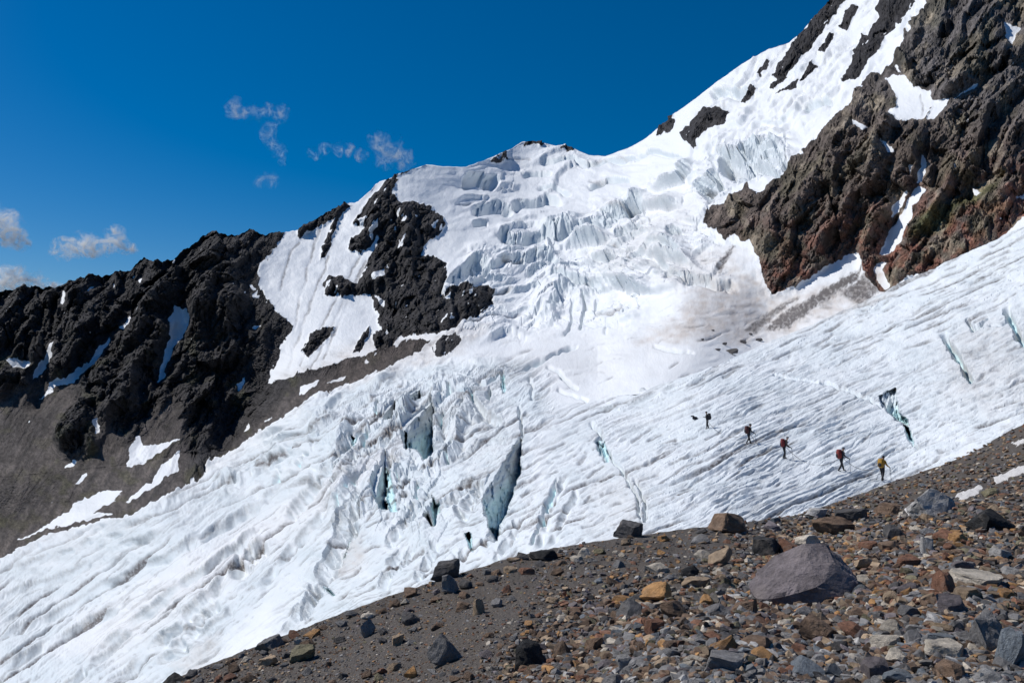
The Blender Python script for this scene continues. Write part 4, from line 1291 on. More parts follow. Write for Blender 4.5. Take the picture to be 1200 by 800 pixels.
def rock_mesh(name, v, f, mat, smooth=False):
    me = bpy.data.meshes.new(name)
    me.from_pydata([tuple(x) for x in v], [], [tuple(x) for x in f])
    me.materials.append(mat)
    me.polygons.foreach_set('use_smooth', np.full(len(f), smooth))
    me.update()
    return me


# (x, y, width, height in the photograph, colour, kind, turn, short name, label)
HERO = [
    (957, 680, 124, 80, 'purple grey', 'boulder', 20, 'big grey boulder', 'big grey boulder with a flat sloping top, the largest stone on the moraine'),
    (740, 621, 36, 24, 'dark grey', 'block', 40, 'dark crest block by the ice crack', 'dark brown grey block on the moraine crest below the long ice crack'),
    (855, 616, 52, 28, 'brown', 'block', 15, 'long brown crest block', 'long dark brown block with a flat top on the moraine crest'),
    (1100, 588, 68, 40, 'pale grey', 'wedge', 30, 'grey pointed boulder in the snow', 'grey pointed boulder ringed with snow remnants below the yellow hiker'),
    (897, 642, 44, 30, 'black', 'block', 60, 'black block behind the big boulder', 'black block just behind the big grey boulder'),
    (926, 642, 26, 24, 'reddish brown', 'block', 10, 'red brown block beside the black block', 'small red brown block standing against the black block'),
    (522, 670, 36, 28, 'dark grey', 'block', 5, 'dark block on the left crest', 'dark squared block perched on the moraine crest under the wide blue crevasse'),
    (527, 687, 28, 28, 'grey', 'boulder', 70, 'grey stone under the dark block', 'grey rounded stone tucked under the dark squared crest block'),
    (429, 738, 24, 28, 'grey', 'wedge', 50, 'upright grey wedge', 'upright grey wedge of rock on the bare gravel slope'),
    (561, 713, 18, 24, 'tan', 'slab', 80, 'upright tan slab', 'tan slab standing on edge in the dark gravel'),
    (522, 764, 48, 44, 'grey', 'wedge', 15, 'grey pyramid boulder', 'grey pyramid shaped boulder with a pale top near the lower edge of the picture'),
    (466, 751, 17, 15, 'tan', 'block', 30, 'small tan cube', 'small tan cube shaped stone left of the grey pyramid boulder'),
    (480, 728, 24, 15, 'dark grey', 'boulder', 10, 'round dark stone', 'round dark grey stone in the gravel above the tan cube'),
    (483, 789, 22, 18, 'orange', 'boulder', 30, 'orange brown round stone', 'orange brown rounded stone below the grey pyramid boulder'),
    (618, 770, 48, 38, 'black', 'block', 35, 'black layered rock', 'black layered rock sunk in the gravel near the lower edge'),
    (659, 763, 24, 26, 'brown', 'wedge', 80, 'brown wedge by the layered rock', 'brown grey wedge stone right of the black layered rock'),
    (312, 757, 38, 18, 'grey', 'slab', 12, 'flat grey crest slab', 'flat grey slab on the lowest stretch of the moraine crest'),
    (353, 768, 36, 22, 'olive', 'block', 25, 'olive block', 'olive tan block just below the flat grey crest slab'),
    (312, 780, 28, 12, 'tan', 'slab', 40, 'flat tan slab', 'thin tan slab lying below the flat grey crest slab'),
    (202, 797, 28, 16, 'black', 'boulder', 0, 'lowest black crest stone', 'black stone at the lowest end of the moraine crest beside the ice'),
    (637, 652, 36, 14, 'black', 'slab', 0, 'flat black crest slab', 'flat black slab on the moraine crest below the narrow ice crack'),
    (685, 648, 24, 14, 'cream', 'slab', 30, 'pale crest slab', 'pale cream slab near the crest right of the flat black slab'),
    (903, 772, 40, 20, 'orange', 'boulder', 15, 'bright orange stone', 'bright orange stone below the big grey boulder'),
    (962, 740, 48, 30, 'brown', 'block', 45, 'brown block below the big boulder', 'chocolate brown block lying below the big grey boulder'),
    (1130, 632, 27, 15, 'orange', 'block', 20, 'orange block by the black boulder', 'orange block left of the round black boulder'),
    (1168, 611, 52, 32, 'black', 'boulder', 0, 'round black boulder', 'round black boulder with a green tinge near the picture edge'),
    (1109, 766, 60, 22, 'cream', 'slab', 25, 'wide cream slab', 'wide cream slab lying flat near the lower right corner'),
    (1166, 744, 62, 58, 'grey', 'boulder', 60, 'tall grey corner boulder', 'tall grey boulder leaning beside the wide cream slab'),
    (1192, 762, 42, 56, 'blue grey', 'block', 15, 'blue grey corner block', 'blue grey block cut by the right edge of the picture'),
    (1113, 686, 34, 36, 'reddish brown', 'wedge', 70, 'red brown fin', 'red brown triangular fin of rock standing upright'),
    (1152, 682, 76, 20, 'cream', 'slab', 10, 'long pale slab', 'long pale slab right of the red brown fin'),
    (1048, 702, 30, 18, 'tan', 'boulder', 40, 'tan stone right of the big boulder', 'tan rounded stone right of the big grey boulder'),
    (1136, 699, 38, 20, 'tan', 'block', 25, 'tan block under the pale slab', 'tan block just under the long pale slab'),
    (879, 713, 44, 22, 'brown', 'slab', 10, 'brown slab left of the big boulder', 'broad brown slab at the left foot of the big grey boulder'),
    (983, 618, 54, 24, 'brown', 'slab', 10, 'wide brown slab', 'wide brown slab above the big grey boulder near the crest'),
    (1006, 606, 42, 18, 'dark grey', 'slab', 30, 'dark slab at the bend of the crest', 'dark slab lying at the bend of the crest behind the wide brown slab'),
    (960, 602, 34, 14, 'pale grey', 'slab', 50, 'pale slab behind the brown slab', 'pale grey slab on the crest behind the wide brown slab'),
    (1052, 625, 42, 20, 'dark grey', 'wedge', 35, 'dark wedge', 'dark grey wedge right of the wide brown slab'),
    (1046, 597, 32, 18, 'brown', 'block', 25, 'brown block by the snow remnant', 'brown block left of the grey pointed boulder with snow'),
    (853, 778, 62, 30, 'grey', 'slab', 20, 'broad grey slab', 'broad grey slab half buried near the lower edge below the big boulder'),
    (736, 778, 34, 18, 'pale grey', 'slab', 30, 'pale grey slab', 'pale grey slab lying flat near the lower edge'),
    (793, 717, 38, 26, 'brown', 'boulder', 10, 'brown lump', 'brown lumpy stone in the rubble left of the broad brown slab'),
    (830, 705, 22, 16, 'orange', 'boulder', 60, 'small orange stone', 'small orange tan stone left of the big grey boulder'),
    (767, 736, 24, 22, 'reddish brown', 'block', 40, 'red brown block', 'red brown block in the rubble above the pale grey slab'),
    (696, 756, 28, 22, 'brown', 'slab', 60, 'tilted brown slab', 'tilted brown slab at the left margin of the dense rubble'),
    (810, 670, 28, 18, 'black', 'boulder', 30, 'small black stone', 'small black stone in gravel left of the black block'),
    (1122, 713, 50, 26, 'purple grey', 'slab', 30, 'purple grey slab', 'purple grey slab below the red brown fin'),
    (1132, 665, 32, 20, 'purple grey', 'boulder', 10, 'purple round stone', 'purple grey rounded stone above the long pale slab'),
    (1014, 693, 22, 14, 'blue grey', 'block', 35, 'blue grey stone', 'blue grey stone touching the right foot of the big grey boulder'),
    (1178, 650, 30, 16, 'pale grey', 'block', 20, 'pale block', 'pale grey block near the right edge below the round black boulder'),
    (948, 635, 34, 18, 'cream', 'slab', 15, 'cream slab', 'cream coloured slab just above the big grey boulder'),
    (1090, 640, 20, 26, 'pale grey', 'slab', 70, 'white upright slab', 'whitish slab standing upright left of the orange block'),
]
stones = []


def add_stone(px, py, wpx, hpx, colour, me, tilt, turn, depth_ratio=0.85, sink=0.38):
    p = on_moraine(px, min(py + hpx * 0.30, 868))
    d = float(project(p)[2])
    s = d / F
    w, hgt = wpx * s, hpx * s
    ob = bpy.data.objects.new('rock', me)
    col.objects.link(ob)
    ob.scale = (w / 2, w / 2 * depth_ratio, hgt / 2 * 1.12)
    ob.rotation_euler = (R(tilt[0]), R(tilt[1]), R(turn))
    ob.location = Vector(p) + Vector((0, w * 0.25, hgt * (0.5 - sink)))
    return ob


for k, (px, py, w_, h_, c, kind, turn, short, lab) in enumerate(HERO):
    r = np.random.default_rng(1000 + k)
    v, f = rock_verts(4 if w_ > 26 else 3, kind, r, 24 if kind == 'boulder' else 18, 0.10)
    if k == 0:      # the big boulder: a broad top falling to the left, a broken dark front
        pts_ = [(-1, -0.1, -0.25), (-0.86, 0.3, 0.0), (0.02, 0.05, 0.92), (-0.12, 0.45, 0.9), (0.40, 0.15, 0.95), (1, 0.1, -0.05), (0.80, 0.1, 0.42), (-0.66, -0.60, -0.10), (-0.10, -0.72, 0.22), (0.36, -0.56, 0.50), (0.66, -0.58, 0.10), (-0.95, -0.42, -0.7), (0.0, -0.72, -0.7),
                (0.95, -0.45, -0.7), (0.85, 0.7, -0.7), (-0.8, 0.7, -0.7), (0.0, 0.9, 0.3), (-0.35, -0.66, -0.2), (0.2, -0.72, -0.1)]
        bm = bmesh.new()
        for q in pts_:
            bm.verts.new(q)
        bmesh.ops.convex_hull(bm, input=bm.verts)
        bmesh.ops.subdivide_edges(bm, edges=bm.edges, cuts=7, use_grid_fill=True)
        bmesh.ops.triangulate(bm, faces=bm.faces)
        v = np.array([q.co[:] for q in bm.verts])
        bm.verts.index_update()
        f = np.array([[x.index for x in q.verts] for q in bm.faces])
        bm.free()
        nn_ = v / np.linalg.norm(v, axis=1, keepdims=True)
        v = v + nn_ * (0.07 * fbm3(v, 1.6, 7) + 0.09 * np.abs(fbm3(v, 3.4, 9)) + 0.05 * fbm3(v, 9.0, 11))[:, None]
        rb_ = np.random.default_rng(12)
        for q in range(9):
            n = rb_.normal(size=3)
            n /= np.linalg.norm(n)
            d_ = np.quantile(v @ n, rb_.uniform(0.86, 0.96))
            v = v - np.clip(v @ n - d_, 0, None)[:, None] * n * 0.9
        v = v / np.abs(v).max(0)
        turn = 0
    me = rock_mesh('rock', v, f, MR_[c])
    cr = abs(math.cos(R(turn))) + 0.85 * abs(math.sin(R(turn)))
    ob = add_stone(px, py, w_ / (0.55 + 0.45 * cr) * 1.06, h_ * 1.1, c, me, (r.uniform(-9, 9), r.uniform(-9, 9)) if k else (0, 0), turn)
    ob['label'] = lab
    ob['category'] = 'rock'
    ob['group'] = 'rocks on the moraine'
    stones.append((px, py, w_, h_))

# the other large stones
MESHES = {}
for c, kind in [(c_, k_) for c_ in COLOURS for k_ in ('block', 'slab', 'wedge', 'boulder')]:
    for k in range(3):
        r = np.random.default_rng(abs(sum(map(ord, c + kind))) * 7 + k)
        v, f = rock_verts(3, kind, r, 20, 0.10)
        MESHES[c, kind, k] = rock_mesh('rock', v, f, MR_[c])
DENSE = [(560, 880), (640, 770), (700, 700), (850, 645), (960, 600), (1060, 580), (1260, 580), (1260, 880)]
r = np.random.default_rng(77)
WARM = ['brown', 'brown', 'tan', 'reddish brown', 'grey', 'brown', 'purple grey', 'tan', 'olive', 'grey', 'cream', 'brown', 'reddish brown', 'orange', 'grey', 'dark grey']
COOL = ['grey', 'grey', 'pale grey', 'blue grey', 'dark grey', 'purple grey', 'brown', 'tan', 'grey', 'brown', 'cream', 'grey', 'pale grey', 'blue grey', 'grey', 'brown']
names_shape = {'block': 'block', 'slab': 'slab', 'wedge': 'wedge', 'boulder': 'lump'}
extra = []
tries = 0
while len(extra) < 250 and tries < 20000:
    tries += 1
    px = r.uniform(190, 1215)
    top = np.interp(px, mx, yc)
    py = top + 2 + (815 - top) * r.random()
    dens = float(ss(-25, 25, poly_sd(DENSE, np.array([px]), np.array([py])))[0])
    crest_close = py - top < 22
    if r.random() > 0.22 + 0.78 * dens and not (crest_close and px < 960):
        continue
    if px > 1000 and py < top + 45 and r.random() < 0.7:
        continue
    w_ = (15 + 30 * r.random() ** 1.4) if dens > 0.6 and py > 640 else (12 + 16 * r.random() ** 1.6)
    if not dens:
        w_ = min(w_, 19)
    h_ = w_ * r.uniform(0.45, 0.8)
    ok = True
    for (qx_, qy_, qw, qh) in stones:
        if abs(px - qx_) < (qw + w_) * 0.36 and abs(py - qy_) < (qh + h_) * 0.34:
            ok = False
            break
    if not ok:
        continue
    cool = ss(700, 800, py) * ss(650, 850, px)
    c = (COOL if r.random() < 0.15 + 0.7 * cool else WARM)[int(r.integers(16))]
    kind = ['block', 'slab', 'wedge', 'boulder', 'slab', 'block'][int(r.integers(6))]
    if kind == 'slab':
        h_ *= 0.8
    ob = add_stone(px, py, w_ * 1.05, h_, c, MESHES[c, kind, int(r.integers(3))], (r.uniform(-22, 22), r.uniform(-22, 22)), r.uniform(0, 360), r.uniform(0.7, 1.0))
    extra.append((ob, px, py, w_, c, kind))
    stones.append((px, py, w_, h_))

# a label for each: its look first, then the nearest stones that can be found
used = {}
for ob, px, py, w_, c, kind in extra:
    size = 'small' if w_ < 13 else ('medium' if w_ < 19 else 'large')
    near = sorted(HERO, key=lambda q: (q[0] - px) ** 2 + 2.0 * (q[1] - py) ** 2)[:6]

    def rel(q):
        dx, dy = px - q[0], (py - q[1]) * 1.4
        far = math.hypot(dx, dy) > 60
        if abs(dx) > abs(dy):
            return ('well right of' if far else 'just right of') if dx > 0 else ('well left of' if far else 'just left of')
        return ('well below' if far else 'just below') if dy > 0 else ('well above' if far else 'just above')
    cand = []
    for q in near:
        cand.append(f'{size} {c} {names_shape[kind]} {rel(q)} the {q[7]}')
    for q in near[1:]:
        cand.append(f'{size} {c} {names_shape[kind]} between the {near[0][7]} and the {q[7]}')
    pick = next((x for x in cand if x not in used and len(x.split()) <= 16), None)
    if pick is None:
        pick = f'{size} {c} {names_shape[kind]} ' + rel(near[0]) + f' the {near[0][7]}, tilted apart from its twin'
    used[pick] = 1
    ob['label'] = pick
    ob['category'] = 'rock'
    ob['group'] = 'rocks on the moraine'

# small rubble: nobody could count it
SMALL = []
for k in range(40):
    rk_ = np.random.default_rng(3000 + k)
    v, f = rock_verts(1, ['block', 'slab', 'wedge', 'boulder'][k % 4], rk_, 7, 0.0)
    SMALL.append((v, f))
SMALL2 = []
for k in range(40):
    SMALL2.append(rock_verts(2, ['block', 'slab', 'wedge', 'slab'][k % 4], np.random.default_rng(3500 + k), 12, 0.04))
r = np.random.default_rng(5)
Vs, Fs, Cs = [], [], []
off = 0
made = 0
cl = list(COLOURS.items())
while made < 29000:
    px = r.uniform(150, 1240) if made < 23000 else r.uniform(1240, 1640)
    top = np.interp(px, mx, yc)
    py = top + 1 + (850 - top) * r.random()
    dens = float(np.interp(px + 1.6 * (py - 700) + 60 * math.sin(px * 0.021), [620, 830], [0, 1]))
    if r.random() > 0.42 + 0.58 * dens:
        continue
    w_ = 2.2 + (4.0 + 13.0 * dens) * r.random() ** (3.2 - 1.8 * dens) + 1.8 * dens
    p = on_moraine(px, py)
    dd_ = float(project(p)[2])
    w_ = min(w_, 1.8 + 185.0 / dd_)
    if any(poly_sd(q, np.array([px]), np.array([py]))[0] > -2 for q in SNOWP if abs(px - q[0][0]) < 60):
        continue
    s = dd_ / F
    v, f = (SMALL if w_ < 6 else SMALL2)[int(r.integers(40))]
    a = r.uniform(0, 6.28)
    t1, t2 = r.normal(0, 0.35, 2)
    M = np.array(Matrix.Rotation(a, 3, 'Z') @ Matrix.Rotation(t1, 3, 'X') @ Matrix.Rotation(t2, 3, 'Y'))
    ww = w_ * s * 0.5
    vv = (v * np.array([ww, ww * r.uniform(0.6, 1.0), ww * r.uniform(0.4, 0.75)])) @ M.T + p + np.array([0, 0, ww * 0.15])
    Vs.append(vv)
    Fs.append(f + off)
    off += len(v)
    cool = ss(700, 800, py) * ss(650, 850, px)
    c = COLOURS[(COOL if r.random() < 0.15 + 0.7 * cool else WARM)[int(r.integers(16))]]
    Cs.append(np.tile(np.array([*(np.array(c) * r.uniform(0.4, 1.1)), 1.0]), (len(v), 1)))
    made += 1
Vs, Fs, Cs = np.concatenate(Vs), np.concatenate(Fs), np.concatenate(Cs)
me = bpy.data.meshes.new('rubble')
me.vertices.add(len(Vs))
me.vertices.foreach_set('co', Vs.astype(np.float32).ravel())
me.loops.add(Fs.size)
me.loops.foreach_set('vertex_index', Fs.astype(np.int32).ravel())
me.polygons.add(len(Fs))
me.polygons.foreach_set('loop_start', np.arange(0, Fs.size, 3, dtype=np.int32))
me.update(calc_edges=True)
me.polygons.foreach_set('use_smooth', np.zeros(len(Fs), bool))
ca_ = me.attributes.new('tint', 'FLOAT_COLOR', 'POINT')
ca_.data.foreach_set('color', Cs.astype(np.float32).ravel())
me.materials.append(rock_material('stone_rubble', attr=True))
ob = bpy.data.objects.new('rubble', me)
col.objects.link(ob)
ob['kind'] = 'stuff'
ob['label'] = 'small mixed rubble covering the moraine between the larger rocks'
ob['category'] = 'rubble'


# ------------------------------------------------------------------ the hikers
def plain(name, c, rough=0.7):
    m, nt, b = new_mat(name)
    g = NT(nt)
    n = g.noise(35, 3, 0.6, nt.nodes.new('ShaderNodeTexCoord').outputs['Object'])
    g.l(g.mix(n, tuple(x * 0.8 for x in c), tuple(x * 1.2 for x in c)), b.inputs['Base Color'])
    b.inputs['Roughness'].default_value = rough
    return m


M_SKIN = plain('skin', (0.45, 0.27, 0.19))
M_CLOTH = {'black': plain('black_cloth', (0.012, 0.012, 0.016)), 'navy': plain('navy_cloth', (0.012, 0.014, 0.028)), 'brown': plain('dark_brown_cloth', (0.022, 0.013, 0.012)), 'yellow': plain('yellow_cloth', (0.42, 0.22, 0.02)),
           'red': plain('red_fabric', (0.17, 0.016, 0.016)), 'dark red': plain('dark_red_fabric', (0.055, 0.008, 0.010)), 'orange': plain('orange_red_fabric', (0.20, 0.025, 0.02)), 'grey': plain('grey_shell', (0.16, 0.17, 0.19), 0.4), 'white': plain('white_shell', (0.5, 0.5, 0.52), 0.4)}
M_METAL = plain('pole_metal', (0.05, 0.05, 0.055), 0.35)
M_ROPE = plain('rope_fibre', (0.14, 0.13, 0.13), 0.9)

ice_rows = slice(0, N1)
Ppx, Ppy, _ = project(P[ice_rows])


def on_ice(px, py):
    k = np.argmin((Ppx - px) ** 2 + (Ppy - py) ** 2)
    i, j = np.unravel_index(k, Ppx.shape)
    return Vector(P[i, j])


def mesh_obj(name, me, parent):
    ob = bpy.data.objects.new(name, me)
    col.objects.link(ob)
    ob.parent = parent
    return ob


def tube_mesh(name, pts, rad, mat, seg=8):
    bm = bmesh.new()
    rings = []
    for k, p in enumerate(pts):
        p = Vector(p)
        d = (Vector(pts[min(k + 1, len(pts) - 1)]) - Vector(pts[max(k - 1, 0)])).normalized()
        u = d.orthogonal().normalized()
        w = d.cross(u)
        rr_ = rad[k] if isinstance(rad, (list, tuple)) else rad
        rings.append([bm.verts.new(p + (u * math.cos(t) + w * math.sin(t)) * rr_) for t in [2 * math.pi * q / seg for q in range(seg)]])
    for a, b in zip(rings, rings[1:]):
        for q in range(seg):
            bm.faces.new((a[q], a[(q + 1) % seg], b[(q + 1) % seg], b[q]))
    bm.faces.new(rings[0][::-1])
    bm.faces.new(rings[-1])
    me = bpy.data.meshes.new(name)
    bm.to_mesh(me)
    bm.free()
    me.materials.append(mat)
    for p in me.polygons:
        p.use_smooth = True
    return me


def ball_mesh(name, c, s, mat, cut=None, sub=3, bend=0.0):
    v, f = ICO[sub]
    v = v.copy()
    if cut is not None:
        v[:, 2] = np.maximum(v[:, 2], cut)
    v = np.sign(v) * np.abs(v) ** (1.0 - bend)
    v = v * np.array(s) + np.array(c)
    me = rock_mesh(name, v, f, mat, True)
    return me


def person(feet, face_deg, height, pose, jacket, trousers, pack, helmet, label, poles):
    """one figure: forward is local +x; pose gives knees, feet, elbows and hands"""
    root = bpy.data.objects.new('person', None)
    col.objects.link(root)
    root.location = feet
    root.rotation_euler = (0, 0, R(face_deg))
    sc_ = height / 1.78
    root.scale = (sc_, sc_, sc_)
    lean = pose.get('lean', 0.08)
    nodes, edges, tags = [], [], []

    def nd(p, r_, parent=None, tag='jacket'):
        nodes.append((Vector(p), r_))
        tags.append(tag)
        if parent is not None:
            edges.append((parent, len(nodes) - 1))
        return len(nodes) - 1
    pel = nd((0, 0, 0.95), (0.13, 0.16), None, 'trousers')
    spi = nd((lean * 0.4, 0, 1.13), (0.115, 0.145), pel)
    che = nd((lean * 1.0, 0, 1.34), (0.125, 0.175), spi)
    nb_ = nd((lean * 1.3, 0, 1.47), (0.065, 0.075), che)
    nk = nd((lean * 1.5 + 0.01, 0, 1.53), (0.055, 0.055), nb_, 'skin')
    hd = nd((lean * 1.7 + 0.03, 0, 1.62), (0.092, 0.075), nk, 'skin')
    nd((lean * 1.7 + 0.02, 0, 1.73), (0.075, 0.07), hd, 'skin')
    hands = {}
    for s_, key in ((1, 'L'), (-1, 'R')):
        hp = nd((0, s_ * 0.10, 0.88), (0.095, 0.095), pel, 'trousers')
        kn, an = pose['knee' + key], pose['foot' + key]
        kn_ = nd((kn[0], s_ * 0.11, kn[1]), (0.066, 0.066), hp, 'trousers')
        ak = nd((an[0], s_ * 0.11, an[1] + 0.10), (0.05, 0.05), kn_, 'trousers')
        hl = nd((an[0] - 0.02, s_ * 0.11, an[1] + 0.045), (0.048, 0.044), ak, 'boot')
        nd((an[0] + 0.17, s_ * 0.12, an[1] + 0.04), (0.04, 0.048), hl, 'boot')
        sh = nd((lean * 1.1, s_ * 0.19, 1.40), (0.07, 0.07), che)
        eb, ha = pose['elbow' + key], pose['hand' + key]
        eb_ = nd((eb[0], s_ * eb[1], eb[2]), (0.05, 0.05), sh)
        h0 = Vector((ha[0], s_ * ha[1], ha[2]))
        wr = nd(h0, (0.034, 0.034), eb_)
        fd = (h0 - nodes[eb_][0]).normalized()
        pm = nd(h0 + fd * 0.07, (0.036, 0.024), wr, 'glove')
        side = fd.cross(Vector((0, 0, 1))).normalized()
        dn = side.cross(fd).normalized()
        if dn.z > 0:
            dn = -dn
        for q, L in ((-1.5, 0.058), (-0.5, 0.07), (0.5, 0.075), (1.5, 0.068)):
            b1 = nd(h0 + fd * 0.095 + side * q * 0.019, (0.0095, 0.0095), pm, 'glove')
            b2 = nd(h0 + fd * (0.10 + L * 0.5) + side * q * 0.019 + dn * L * 0.25, (0.009, 0.009), b1, 'glove')
            nd(h0 + fd * (0.095 + L * 0.45) + side * q * 0.019 + dn * L * 0.75, (0.008, 0.008), b2, 'glove')
        t1_ = nd(h0 + fd * 0.05 + side * (-0.04 * s_) + dn * 0.01, (0.011, 0.011), pm, 'glove')
        nd(h0 + fd * 0.085 + side * (-0.045 * s_) + dn * 0.035, (0.0095, 0.0095), t1_, 'glove')
        hands[key] = h0 + fd * 0.10 + dn * 0.03
    bm = bmesh.new()
    sk_ = bm.verts.layers.skin.verify()
    vs_ = []
    for k, (p, r_) in enumerate(nodes):
        v = bm.verts.new(p)
        v[sk_].radius = (r_[0] * (1.22 if r_[0] > 0.03 else 1), r_[1] * (1.22 if r_[0] > 0.03 else 1))
        v[sk_].use_root = (k == 0)
        vs_.append(v)
    for a, b in edges:
        bm.edges.new((vs_[a], vs_[b]))
    me = bpy.data.meshes.new('body')
    bm.to_mesh(me)
    bm.free()
    tmp = bpy.data.objects.new('tmp', me)
    col.objects.link(tmp)
    md = tmp.modifiers.new('skin', 'SKIN')
    md.use_smooth_shade = True
    tmp.modifiers.new('sub', 'SUBSURF').levels = 1
    dg = bpy.context.evaluated_depsgraph_get()
    bme = bpy.data.meshes.new_from_object(tmp.evaluated_get(dg))
    bpy.data.objects.remove(tmp)
    bme.name = 'body'
    bme.materials.clear()
    order = ['jacket', 'trousers', 'boot', 'glove', 'skin']
    for m_ in (M_CLOTH[jacket], M_CLOTH[trousers], M_CLOTH['black'], M_CLOTH['black'], M_SKIN):
        bme.materials.append(m_)
    npos = np.array([n_[0][:] for n_ in nodes])
    for p in bme.polygons:
        k = int(np.argmin(((npos - np.array(p.center[:])) ** 2).sum(1)))
        p.material_index = order.index(tags[k])
        p.use_smooth = True
    mesh_obj('body', bme, root)
    hx = lean * 1.7 + 0.03
    hm = mesh_obj('helmet', ball_mesh('helmet', (hx - 0.01, 0, 1.70), (0.125, 0.105, 0.11), M_CLOTH[helmet], -0.15), root)
    mesh_obj('brim', ball_mesh('brim', (hx + 0.085, 0, 1.688), (0.055, 0.075, 0.012), M_CLOTH[helmet], None, 2), hm)
    # face: nose, eyes, mouth
    mesh_obj('nose', ball_mesh('nose', (hx + 0.10, 0, 1.625), (0.022, 0.015, 0.025), M_SKIN, None, 2), root)
    for s_ in (1, -1):
        mesh_obj('eye', ball_mesh('eye', (hx + 0.082, s_ * 0.032, 1.652), (0.012, 0.014, 0.009), M_CLOTH['black'], None, 2), root)
        mesh_obj('ear', ball_mesh('ear', (hx - 0.005, s_ * 0.083, 1.63), (0.02, 0.01, 0.03), M_SKIN, None, 2), root)
    mesh_obj('mouth', ball_mesh('mouth', (hx + 0.086, 0, 1.582), (0.008, 0.025, 0.006), M_CLOTH['dark red'], None, 2), root)
    if pack:
        bx = lean * 0.9 - 0.24
        bp = mesh_obj('backpack', ball_mesh('backpack', (bx, 0, 1.24), (0.165, 0.21, 0.31), M_CLOTH[pack], None, 3, 0.45), root)
        mesh_obj('lid', ball_mesh('lid', (bx + 0.01, 0, 1.54), (0.15, 0.175, 0.075), M_CLOTH[pack], None, 3, 0.4), bp)
        mesh_obj('pocket', ball_mesh('pocket', (bx - 0.15, 0, 1.16), (0.05, 0.13, 0.14), M_CLOTH['black'], None, 3, 0.4), bp)
        for s_ in (1, -1):
            mesh_obj('strap', tube_mesh('strap', [(bx + 0.1, s_ * 0.11, 1.47), (lean + 0.02, s_ * 0.12, 1.52), (lean + 0.14, s_ * 0.12, 1.38), (lean * 0.6 + 0.12, s_ * 0.13, 1.18), (bx + 0.12, s_ * 0.16, 1.05)], 0.02, M_CLOTH['black']), bp)
    root['label'] = label
    root['category'] = 'person'
    root['group'] = 'roped hikers crossing the ice'
    mw = Matrix.Translation(Vector(feet)) @ Matrix.Rotation(R(face_deg), 4, 'Z') @ Matrix.Scale(sc_, 4)
    who = label.split(',')[0]
    for key, tip, pl in poles:
        hw = mw @ hands[key]
        tp = mw @ Vector(tip)
        ro = bpy.data.objects.new('trekking_pole', None)
        col.objects.link(ro)
        ro.location = tp
        d_ = hw - tp
        up = d_.normalized()
        mesh_obj('shaft', tube_mesh('shaft', [(0, 0, 0), d_ * 0.5, d_], [0.009, 0.013, 0.015], M_METAL), ro)
        mesh_obj('grip', tube_mesh('grip', [d_ - up * 0.05, d_ + up * 0.09], 0.022, M_CLOTH['black']), ro)
        mesh_obj('basket', tube_mesh('basket', [up * 0.06, up * 0.075], 0.045, M_CLOTH['black']), ro)
        ro['label'] = pl
        ro['category'] = 'trekking pole'
        ro['group'] = 'trekking poles'
    return mw


WALK = {'lean': 0.10, 'kneeL': (0.14, 0.50), 'footL': (0.26, 0.0), 'kneeR': (-0.02, 0.49), 'footR': (-0.26, 0.0), 'elbowL': (0.10, 0.27, 1.14), 'handL': (0.34, 0.27, 1.02), 'elbowR': (0.14, 0.27, 1.14), 'handR': (0.42, 0.30, 0.98)}
STAND = {'lean': 0.04, 'kneeL': (0.05, 0.49), 'footL': (0.05, 0.0), 'kneeR': (0.02, 0.49), 'footR': (-0.12, 0.0), 'elbowL': (0.08, 0.28, 1.15), 'handL': (0.30, 0.16, 1.22), 'elbowR': (0.10, 0.29, 1.14), 'handR': (0.32, 0.14, 1.20)}
DOWN = {'lean': 0.16, 'kneeL': (0.10, 0.49), 'footL': (0.10, 0.0), 'kneeR': (0.06, 0.50), 'footR': (-0.10, 0.02), 'elbowL': (0.16, 0.27, 1.12), 'handL': (0.40, 0.28, 0.94), 'elbowR': (0.18, 0.30, 1.10), 'handR': (0.46, 0.36, 0.92)}
hik = [((829, 502), 160, 1.78, STAND, 'black', 'black', 'black', 'black', 'hiker in black standing with bent arms, highest and smallest of the five on the ice', []),
       ((877, 520), 10, 1.80, WALK, 'black', 'black', 'dark red', 'black', 'hiker in black with a dark red backpack, second down the rope line', [('R', (0.52, -0.34, -0.02), 'thin trekking pole held by the hiker with the dark red backpack')]),
       ((919, 536), -6, 1.78, DOWN, 'brown', 'black', 'red', 'grey', 'hiker with a red backpack in the middle of the roped five', [('R', (0.62, -0.40, -0.05), 'thin trekking pole held by the middle hiker with the red backpack')]),
       ((986, 551), 4, 1.82, WALK, 'navy', 'black', 'orange', 'grey', 'hiker in navy with an orange red backpack and grey helmet, next to the yellow hiker', [('R', (0.55, -0.34, 0.0), 'trekking pole held by the hiker with the grey helmet')]),
       ((1034, 562), 35, 1.78, WALK, 'yellow', 'black', 'yellow', 'black', 'hiker in yellow jacket and dark trousers stepping towards the moraine', [('R', (0.55, -0.36, 0.0), 'trekking pole in the forward hand of the yellow hiker'), ('L', (-0.15, 0.42, 0.0), 'trekking pole trailing behind the yellow hiker')])]
mats_ = []
for (px, py), fd_, hgt, pose, j_, t_, pk, he, lab, pol in hik:
    p = on_ice(px, py)
    dd_ = p.length
    p.z -= 0.03
    mats_.append(person(p, fd_, hgt, pose, j_, t_, pk, he, lab, pol))

